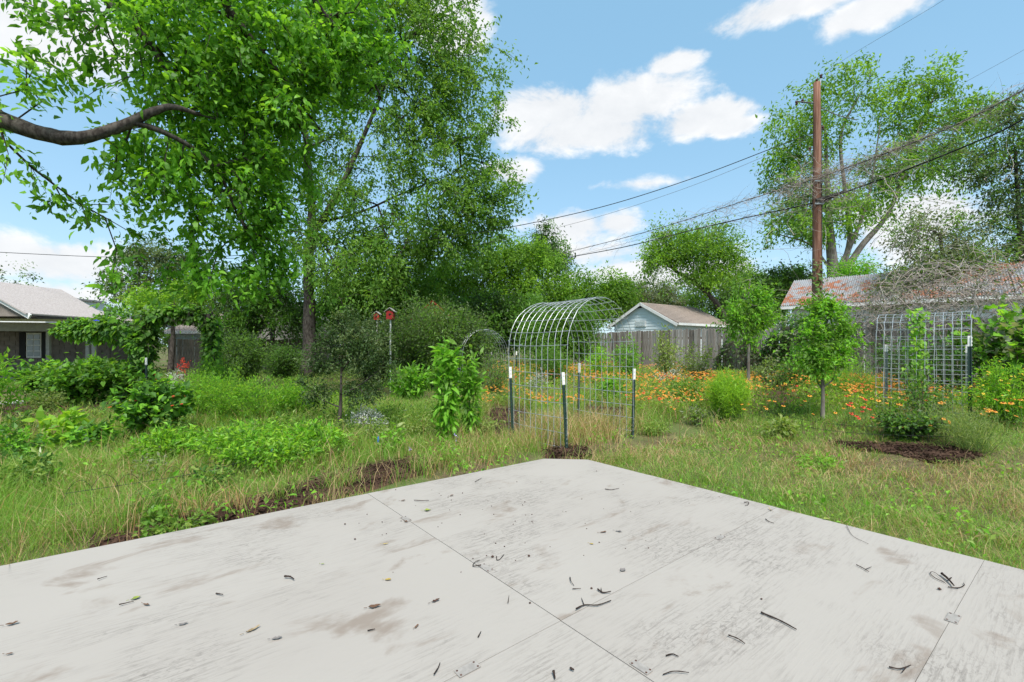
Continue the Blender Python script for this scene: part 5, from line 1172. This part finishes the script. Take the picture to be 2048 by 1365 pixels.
# ------------------------------------------------------------------ grass, ground cover, flowers
def fbm(x, y, sc, seed):
    rg = np.random.default_rng(seed); v = np.zeros_like(x); a = 1
    for k in range(5):
        t = rg.uniform(0, 2 * math.pi, 4); f = sc * 1.9 ** k; th = rg.uniform(0, math.pi)
        u, w = x * math.cos(th) + y * math.sin(th), -x * math.sin(th) + y * math.cos(th)
        v += a * np.sin(u * f + t[0] + 1.7 * np.sin(w * f * .7 + t[1])) * np.sin(w * f * 1.1 + t[2]); a *= .6
    return v
DL0, DL1 = cut1, cross(L0, R3)
def side(x, y):
    """> 0 to the left of the deck's far-left edge, in metres from it"""
    d = unit(DL1 - DL0); n = np.array([-d[1], d[0]]); n = n if n[0] < 0 else -n
    return (x - DL0[0]) * n[0] + (y - DL0[1]) * n[1]
def wedge(n, y0, y1, spread=1.28, pw=1.0):
    y = y0 + (y1 - y0) * rng.uniform(0, 1, n) ** pw; x = rng.uniform(-spread, spread, n) * (y + .6)
    ok = ~inpoly(x, y, DECKPOLY); return x[ok], y[ok]
def no_mulch(x, y, keep=.05):
    m = np.zeros(len(x), bool)
    for P in MULCH: m |= inpoly(x, y, P)
    return ~m | (rng.uniform(size=len(x)) < keep)
def behind_fence(x, y):
    return (x - 7.57) * .874 + (y - 15.3) * .487 > -.2
X, Y = wedge(235000, 1.6, 11.5); k = no_mulch(X, Y) & ~behind_fence(X, Y); X, Y = X[k], Y[k]
sd = side(X, Y); left = sd > 0; right = ~left
cl = fbm(X, Y, 1.1, 4); cl2 = fbm(X, Y, 3.1, 5); dead = fbm(X, Y, .8, 6) + .5 * cl2
near = np.exp(-np.maximum(0, sd) / .55)
H = np.where(left, .30 + .09 * cl + .05 * cl2, .13 + .035 * cl + .03 * cl2); H = np.where(left & (sd < .5), .20 + .07 * cl2, H)
arch = np.exp(-((X - .7) ** 2 + (Y - 6.6) ** 2) / 1.6); H = H + .10 * arch
H = np.clip(H, .05, .5) * rng.uniform(.45, 1.25, len(X))
thin = rng.uniform(size=len(X)) < np.where(left, np.where((sd < .62) & (X > -2.9), .05 + .5 * (cl2 > .75), np.where(sd < .9, .6, .9)), 1.0); X, Y, H, left, dead, sd, arch = (a[thin] for a in (X, Y, H, left, dead, sd, arch))
u = rng.uniform(size=len(X)); mi = np.where(u < .50, 0, np.where(u < .66, 1, np.where(u < .92, 2, 3)))
pdead = np.clip(.16 + .26 * dead + .45 * arch + np.where(left, .02, .15), .04, .8); isd = rng.uniform(size=len(X)) < pdead; mi = np.where(isd, np.where(rng.uniform(size=len(X)) < .88, 2, 3), np.where(rng.uniform(size=len(X)) < .6, 0, 1))
wd = (.0008 + .00034 * Y) * rng.uniform(.7, 1.3, len(X))
mb = MB(); blades(mb, X, Y, H, wd, np.where(left, .6, 1.0), mi); mb.build('grass', ['grass_green', 'grass_lush', 'grass_straw', 'grass_rust'], kind='stuff')
# low broad leaves between the blades
X, Y = wedge(30000, 1.6, 10.5); k = no_mulch(X, Y, .05) & ~behind_fence(X, Y) & (fbm(X, Y, 1.6, 9) > .35); X, Y = X[k], Y[k]
mb = MB(); leaf_cloud(mb, np.stack([X, Y, hgt(X, Y) + np.where(side(X, Y) > 0, rng.uniform(.02, .26, len(X)), rng.uniform(.02, .13, len(X)))], 1), .045, .5, m=rng.integers(0, 2, len(X)), upn=1.2, droop=.1); mb.build('ground_cover', ['leaf_herb', 'leaf_bright'], kind='stuff')
# tall seed heads and tussocks along the deck
def tussock(label, px, pb, n, h, lm, seed, lean=.8):
    g = G(px, pb); rg = np.random.default_rng(seed); x, y = g[0] + rg.normal(size=n) * .06, g[1] + rg.normal(size=n) * .06; k = ~inpoly(x, y, DECKPOLY); x, y = x[k], y[k]; mb = MB(); blades(mb, x, y, h * rg.uniform(.5, 1.2, len(x)), .0026 * np.ones(len(x)), lean, rg.integers(0, len(lm), len(x)))
    o = mb.build('grass_tussock', lm, origin=g); o['kind'] = 'stuff'
tuss = [(60, 1100, 'leftmost tussock against the deck'), (140, 1080, 'second tussock along the left deck edge'), (235, 1070, 'tussock beside the bare mulch'), (560, 1005, 'arching tussock at the mulch strip'), (665, 985, 'small tussock on the mulch strip'), (700, 975, 'x'), (840, 945, 'x'), (870, 935, 'x'), (1000, 915, 'x'), (1060, 905, 'x'), (1850, 1050, 'x'), (1790, 1040, 'x'), (2030, 1095, 'x'), (1250, 925, 'x'), (1420, 965, 'x'), (1560, 1000, 'x'), (400, 1040, 'x'), (480, 1025, 'x')]
for i, (px, pb, lab) in enumerate(tuss):
    tussock(lab, px, pb, 90, .30 if px < 1200 else .16, ['grass_lush', 'grass_green', 'grass_straw'] if px > 500 or i < 3 else ['grass_straw', 'grass_rust', 'grass_green'], 200 + i)
X, Y = wedge(1100, 2.0, 9.5); k = (side(X, Y) > .05) | (rng.uniform(size=len(X)) < .35); X, Y = X[k], Y[k]
mb = MB(); blades(mb, X, Y, rng.uniform(.3, .62, len(X)) * np.where(side(X, Y) > 0, 1, .62), .0008 + .0003 * Y, .5, rng.integers(0, 2, len(X))); mb.build('seed_stalks', ['grass_straw', 'grass_rust'], kind='stuff')
# meadow herbs under the flowers
def meadow_pts(n, y0=7.0, y1=21):
    y = y0 + (y1 - y0) * rng.uniform(0, 1, n) ** 1.15; x = rng.uniform(-.02, 1.22, n) * (y + .4) - .5
    k = ~behind_fence(x, y) & (x * .3 + y > 9.2) & no_mulch(x, y, .03); return x[k], y[k]
X, Y = meadow_pts(95000); cl = fbm(X, Y, 1.3, 12); hh = np.clip(.30 + .10 * cl, .1, .55)
z = hgt(X, Y) + hh * rng.uniform(.05, 1, len(X)) ** .7; u = rng.uniform(size=len(X)); mi = np.where(u < .42, 0, np.where(u < .6, 1, np.where(u < .92, 2, 3)))
mb = MB(); leaf_cloud(mb, np.stack([X, Y, z], 1), .062, .28, m=mi, droop=-.5, upn=.7); mb.build('meadow_herbs', ['leaf_herb', 'leaf_pale', 'leaf_fine', 'grass_straw'], kind='stuff')
# left beds and rough ground farther back
y = rng.uniform(7.5, 24, 70000); x = rng.uniform(-1.25, .05, 70000) * (y + .4); k = no_mulch(x, y, .05) & ~((x < -9.5) & (y > 9.5) & (y < 14)); x, y = x[k], y[k]; cl = fbm(x, y, 1.0, 14); z = hgt(x, y) + np.clip(.26 + .12 * cl, .05, .6) * rng.uniform(.05, 1, len(x)) ** .7
mb = MB(); leaf_cloud(mb, np.stack([x, y, z], 1), .07, .3, m=np.where(rng.uniform(size=len(x)) < .5, 0, np.where(rng.uniform(size=len(x)) < .6, 1, 2)), droop=-.4, upn=.7); mb.build('bed_herbs', ['leaf_herb', 'leaf_mid', 'leaf_olive'], kind='stuff')
# orange blanket flowers: a sea of them; the nearest stand as single flowers
X, Y = meadow_pts(17000, 7.6, 20); cl = fbm(X, Y, .9, 15); k = (cl > -.35) & (rng.uniform(size=len(X)) < .75); X, Y, cl = X[k], Y[k], cl[k]
z = hgt(X, Y) + np.clip(.36 + .10 * cl, .15, .6) * rng.uniform(.75, 1.15, len(X)); mb = MB(); rg = np.random.default_rng(16); blossoms(mb, np.stack([X, Y, z], 1), .045, rg, 5); mb.build('orange_blossoms', ['petal_orange', 'flower_disc'], kind='stuff')
k = rng.uniform(size=len(X)) < .10; mb = MB(); blossoms(mb, np.stack([X[k] + .1, Y[k], z[k] - .03], 1), .06, rg, 5); mb.build('red_blossoms', ['petal_red', 'flower_disc'], kind='stuff')
def flower_proto(h, pm, seed):
    rg = np.random.default_rng(seed); a = MB(); sweep(a, smooth_path([(0, 0, -.02), (.01, .0, h * .5), (.0, .015, h)], 6), .0028, 4)
    for j in range(7):
        t = rg.uniform(.05, .75); d = rvec(1, rg) * np.array([1, 1, .2]) + np.array([0, 0, .5]); leaves(a, [(0, 0, h * t)], d, np.array([[0, 0, 1.]]), .07, .014, 'long')
    b = MB(); U = np.array([0, -.35, 1.]); s, u = frame(U[None]); c = np.array([0, .015, h])
    for j in range(10):
        an = 2 * math.pi * j / 10; d = s * math.cos(an) + u * math.sin(an); leaves(b, c + d * .008, d - .1 * U, U[None], .028, .017, 'long')
    e = MB(); sweep(e, [c, c + unit(U) * .008, c + unit(U) * .014], [.011, .011, .004], 8)
    return [('stem', a.mesh('stem', ['green_stem'])), ('petals', b.mesh('petals', [pm])), ('disc', e.mesh('disc', ['flower_disc']))]
protos = {m: [flower_proto(h, m, i + 3) for i, h in enumerate((.28, .36, .44))] for m in ('petal_orange', 'petal_red', 'petal_yellow')}
def flower(label, px, pb, m, group, k=None):
    g = G(px, pb); o = thing('blanket_flower', label, 'flower', g, group); o.rotation_euler = (random.gauss(0, .1), random.gauss(0, .1), random.uniform(-.8, .8)); s = random.uniform(.75, 1.05); o.scale = (s, s, s)
    for nm, me in protos[m][random.randrange(3) if k is None else k]:
        c = bpy.data.objects.new(nm, me); COL.objects.link(c); c.parent = o
for i in range(46):
    flower('orange daisy-like flower on a thin stem in front of the right arch', random.uniform(1560, 1900), random.uniform(815, 858), 'petal_orange', 'orange flowers before the right arch')
for i in range(24):
    flower('orange daisy-like flower at the right edge beyond the arch post', random.uniform(1960, 2044), random.uniform(838, 880), 'petal_orange', 'orange flowers at the right edge')
for i in range(14):
    flower('red flower in the patch right of the young tree', random.uniform(1690, 1745), random.uniform(848, 872), 'petal_red', 'red flowers right of the young tree')
for i in range(40):
    flower('orange flower in the near fringe of the bed left of the young tree', random.uniform(1290, 1620), random.uniform(815, 850), 'petal_orange', 'orange flowers fringing the bed left of the young tree')
flower('lone yellow flower left of the young tree', 1575, 812, 'petal_yellow', None, 2)
def spike(px, py, Y, label):
    p = at(px, py, Y); g = onground(p[0], p[1]); o = thing('purple_flower', label, 'flower', g, 'pale purple flowers by the deck'); mb = MB(); sweep(mb, [g, (g + p) / 2 + [.02, 0, 0], p], .0025, 4); mb.build('stem', 'green_stem', o); mb = MB(); P = p + rng.normal(size=(9, 3)) * np.array([.012, .012, .025]); leaf_cloud(mb, P, .03, .8); mb.build('petals', 'petal_purple', o)
spike(912, 879, 6.0, 'pale purple flower nearest the tall lance-leaved plant'); spike(904, 898, 5.9, 'pale purple flower just below the highest one'); spike(820, 899, 6.1, 'pale purple flower left of the other two')
def marker(px, pt, pb, m, label):
    g = G(px, pb); h = hz(g, pt); o = thing('plant_marker', label, 'plant marker', g, 'small plastic plant markers'); mb = MB(); slab(mb, [g + [-.014, 0, h * .2], g + [.014, 0, h * .2], g + [.016, .0, h * .72], g + [.002, 0, h], g + [-.016, 0, h * .72]], (0, -1, .1), .003); mb.build('blade', m, o); mb = MB(); sweep(mb, [g - [0, 0, .02], g + [0, -.004, h * .3]], .004, 5); mb.build('stake', m, o)
marker(543, 893, 922, 'flag_cyan', 'cyan plant marker in the lime-green herbs'); marker(757, 868, 905, 'flag_blue', 'blue plant marker right of the evergreen trunk'); marker(80, 893, 935, 'flag_white', 'white plant marker in the left bed')

# ------------------------------------------------------------------ odds and ends by the arbor
def lumber():
    p = at(370, 775, 13.5); g = onground(p[0], p[1]); 
    for i, (dx, dy, z, lab, m) in enumerate(((0, 0, .05, 'lowest grey plank of the stack beyond the arbor', 'lumber_grey'), (.05, .03, .16, 'second plank of the stack beyond the arbor', 'lumber'), (-.03, 0, .27, 'topmost pale plank of the stack beyond the arbor', 'lumber_grey'))):
        mb = MB(); c = g + np.array([dx, dy, z]); box(mb, c, (1.3, .3, .085), 0, (1, .12, 0), (-.12, 1, 0)); tag(mb.build('plank', m, origin=c), lab, 'plank', 'stacked planks beyond the arbor')
    a, b = G(455, 772), G(540, 768); mb = MB(); d = unit(b - a); box(mb, (a + b) / 2 + [0, 0, .12], (np.linalg.norm(b - a), .06, .14), 0, d, np.array([-d[1], d[0], 0])); tag(mb.build('edging_board', 'lumber', origin=a), 'long pale board edging the bed left of the big trunk', 'board')
    h = G(10, 812); mb = MB(); t = np.linspace(0, 6 * math.pi, 90); sweep(mb, np.stack([h[0] + (.34 + .02 * np.sin(t * .7)) * np.cos(t) + .02 * np.sin(t * 3), h[1] + .3 * np.sin(t), h[2] + .03 + .012 * t / math.pi], 1), .012, 6); tag(mb.build('garden_hose', 'hose_grey', origin=h), 'coiled pale grey hose on the mulch at the left edge', 'hose')
lumber()

# ------------------------------------------------------------------ litter on the deck
def on(px, py, z=.006): p = DK(px, py); return np.array([p[0], p[1], z])
def twig(label, pts, r=.003, side_=None, m='deck_twig'):
    P = smooth_path([on(*p, .004 + r) + [0, 0, abs(random.gauss(0, .004))] for p in pts], 10); mb = MB(); sweep(mb, P, np.linspace(r, r * .55, 10) * rng.uniform(.85, 1.2, 10), 6, 0, True, .08)
    o = mb.build('twig', m, origin=P[0], smooth=True); tag(o, label, 'twig', 'twigs fallen on the deck')
    if side_ is not None:
        mb = MB(); sweep(mb, smooth_path([on(*p, .006 + r) for p in side_], 6), np.linspace(r * .7, r * .4, 6), 5); mb.build('side_shoot', m, o)
twig('longest straight twig at the lower right of the deck', [(1522, 1229), (1560, 1245), (1593, 1263)], .0042)
twig('thick short twig near the right seam', [(1884, 1153), (1896, 1163), (1908, 1177)], .0065, [(1898, 1164), (1903, 1160)])
twig('thin looping twig beside the thick short one', [(1889, 1168), (1868, 1158), (1860, 1148), (1870, 1149), (1895, 1170)], .0022)
twig('knobbly twig below the thick short one', [(1896, 1177), (1915, 1179), (1928, 1174), (1927, 1169)], .0028)
twig('forked twig lying on the joint of the seams', [(1152, 1224), (1170, 1214), (1195, 1215), (1222, 1205)], .0036, [(1168, 1214), (1163, 1200)])
twig('dark bent twig just above the forked one', [(1195, 1183), (1206, 1189), (1222, 1189)], .004, [(1203, 1188), (1202, 1180)])
twig('small dark twig near the left seam end', [(569, 1158), (580, 1159), (588, 1163)], .005)
twig('tiny twig left of the small dark one', [(432, 1190), (446, 1194)], .0034)
twig('short stalk beside the lime leaf', [(238, 1214), (268, 1206)], .0026)
twig('thin pale twig on the far left sheet', [(195, 1163), (214, 1155)], .0024)
twig('straight twig below the longest one', [(1457, 1275), (1475, 1283), (1490, 1291)], .003)
twig('Y-shaped twig on the right sheet', [(1713, 1133), (1727, 1140), (1738, 1147)], .0028, [(1731, 1142), (1743, 1137)])
twig('long thin curved stalk reaching in from the right grass', [(1693, 1054), (1706, 1074), (1737, 1091)], .0016)
twig('short curled dark twig by the right edge', [(1488, 1007), (1497, 1008), (1496, 1012), (1490, 1014)], .0034)
twig('small curved twig right of the middle seam', [(1531, 1040), (1538, 1046), (1548, 1049)], .003)
twig('bent twig at the bottom right', [(1778, 1338), (1800, 1343), (1822, 1336)], .003, [(1812, 1340), (1804, 1350)])
twig('short upright-looking twig at the bottom edge', [(868, 1355), (876, 1340), (880, 1330)], .003)
twig('dark stub at the bottom left of centre', [(1107, 1350), (1110, 1362)], .005)
twig('small dark stub in the lower middle', [(1140, 1342), (1148, 1346)], .005)
twig('thin twig on the lower left sheet', [(735, 1265), (750, 1262)], .0026)
twig('short slanted twig in the middle of the deck', [(956, 1278), (962, 1268)], .003)
twig('thin upright twig in the middle of the deck', [(1016, 1210), (1018, 1196)], .0022)
twig('curved thin twig right of the seam plate', [(1140, 1158), (1142, 1168), (1148, 1174)], .0026)
twig('thin twig just below the curved thin one', [(1145, 1181), (1162, 1182)], .0022)
twig('hooked twig beside the seam plate', [(962, 1137), (946, 1135), (950, 1128), (960, 1124)], .0028)
twig('V-shaped twig right of the dark husk', [(993, 1116), (994, 1123), (1000, 1121), (1008, 1112)], .0026)
twig('bowed twig near the far corner', [(1210, 980), (1222, 982), (1238, 979)], .0034)
twig('pale twig left of the far seam', [(828, 1003), (845, 1005), (858, 1003)], .003)
twig('faint twig near the far left edge', [(950, 966), (963, 958)], .0026)
twig('thin curved twig at the bottom centre', [(1326, 1353), (1348, 1349), (1378, 1351)], .0024)
twig('slim twig on the lower right sheet', [(1332, 1315), (1345, 1312), (1357, 1317)], .003)
def fallen_leaf(label, px, py, size, m, rot, curl=.25, ratio=.5):
    p = on(px, py, .005); mb = MB(); V, T = [], []; n = 7
    for i in range(n):
        t = i / (n - 1); w = math.sin(math.pi * min(1, t * .94 + .03)) ** .8 * ratio / 2 * random.uniform(.55, 1.15); zc = curl * (t - .45) ** 2
        for s in (-1, 0, 1): V.append((t - .5, s * w, zc + abs(s) * w * .5 + .01))
    for i in range(n - 1):
        for k in (0, 1): a = 3 * i + k; T += [(a, a + 3, a + 4), (a, a + 4, a + 1)]
    V = np.array(V) * size * .8 + rng.normal(size=(3 * n, 3)) * size * .025 * np.array([1, 1, .6]); V[:, 2] = np.maximum(V[:, 2], .001); c, s_ = math.cos(rot), math.sin(rot); V = np.stack([V[:, 0] * c - V[:, 1] * s_, V[:, 0] * s_ + V[:, 1] * c, V[:, 2]], 1) + p; mb.add(V, T); sweep(mb, [p + np.array([-c * size * .5, -s_ * size * .5, .004]), p + np.array([-c * size * .72, -s_ * size * .72, .006])], .0012, 4)
    tag(mb.build('fallen_leaf', m, origin=p, smooth=True), label, 'leaf', 'leaves fallen on the deck')
fallen_leaf('lime-green leaf on the left sheet', 272, 1199, .055, 'lime_leaf', .9, .2, .6)
fallen_leaf('small brown leaf right of the lime one', 293, 1212, .05, 'dry_leaf', -.3, .4, .35)
fallen_leaf('dark folded leaf at the left edge', 24, 1251, .055, 'dry_leaf', .5, .6)
fallen_leaf('tiny dark leaf below the dark folded one', 18, 1311, .03, 'dry_leaf', .3, .4)
fallen_leaf('brown willow-like leaf standing on edge', 505, 1263, .075, 'tan_leaf', .9, .5, .3)
fallen_leaf('grey curled leaf left of the willow-like one', 366, 1251, .045, 'grey_leaf', .4, .5)
fallen_leaf('oval brown leaf below the willow-like one', 553, 1280, .05, 'grey_leaf', .3, .3, .6)
fallen_leaf('reddish brown curled leaf', 749, 1217, .07, 'dry_leaf', .3, .6)
fallen_leaf('dark brown leaf right of the reddish curled one', 871, 1205, .06, 'husk', .7, .5, .45)
fallen_leaf('small red-brown leaf in the lower middle', 833, 1256, .035, 'dry_leaf', 1.1, .5)
fallen_leaf('green leaf near the far seam', 855, 1023, .07, 'lime_leaf', .1, .3, .7)
fallen_leaf('dark green leaf above the green one', 806, 1003, .05, 'dry_leaf', .2, .3)
fallen_leaf('yellow leaf on the seam left of centre', 776, 1162, .045, 'yellow_leaf', 0, .3)
fallen_leaf('yellow-brown slim leaf above the yellow one', 771, 1090, .05, 'yellow_leaf', .3, .4, .25)
fallen_leaf('tiny green leaf at the left seam end', 645, 1130, .025, 'lime_leaf', .3, .2)
fallen_leaf('brown leaf in the stained middle', 1206, 1067, .06, 'dry_leaf', .2, .4)
fallen_leaf('grey leaf right of the brown one', 1238, 1065, .06, 'grey_leaf', -.4, .5)
fallen_leaf('grey triangular leaf by the dark seam', 1246, 1143, .05, 'grey_leaf', .8, .4, .8)
fallen_leaf('tiny orange leaf in the middle of the deck', 1183, 1090, .035, 'yellow_leaf', -.4, .3)
fallen_leaf('tan grass husk standing at the end of the dark seam', 1541, 1022, .07, 'tan_leaf', 1.5, .9, .3)
fallen_leaf('brown leaf at the far left seam', 903, 993, .05, 'dry_leaf', .7, .6)
fallen_leaf('brown leaf at the foot of the far plate', 812, 1045, .05, 'dry_leaf', -.7, .5, .4)
fallen_leaf('green leaf poking over the right edge', 1653, 1040, .05, 'lime_leaf', .2, .3, .8)
sm = MB(); ph = [(0, 0, .006), (.004, 0, .005), (0, .004, .005), (-.004, 0, .005), (0, -.004, .005)]
sm.add([(0, 0, .009), (.006, 0, .004), (.002, .006, .004), (-.005, .004, .004), (-.005, -.003, .004), (.002, -.006, .004), (0, 0, 0)], [(0, 1, 2), (0, 2, 3), (0, 3, 4), (0, 4, 5), (0, 5, 1), (6, 2, 1), (6, 3, 2), (6, 4, 3), (6, 5, 4), (6, 1, 5)])
seed_me = sm.mesh('nut_husk', ['husk'], smooth=True)
spots = [(985, 1116, 1.8), (1058, 1114, 1.5), (1183, 1179, 1.3), (1060, 1208, 1.1), (1523, 1200, 1.0), (1879, 1181, 1.7), (690, 1050, 1.3), (710, 1080, 1.2)] + [(random.gauss(1010, 190), random.gauss(1030, 50), random.uniform(.45, 1.0)) for _ in range(70)]
for (px, py, sc) in spots:
    p = on(px, py, .001) if py > 935 else None
    if p is None or not inpoly(np.array([p[0]]), np.array([p[1]]), DECKPOLY)[0]: continue
    o = place('nut_husk', seed_me, None, p, (0, 0, random.uniform(0, 6)), (sc, sc * random.uniform(.7, 1.2), sc)); tag(o, 'small dark nut husk lying loose on the deck', 'nut husk', 'nut husks scattered on the deck')
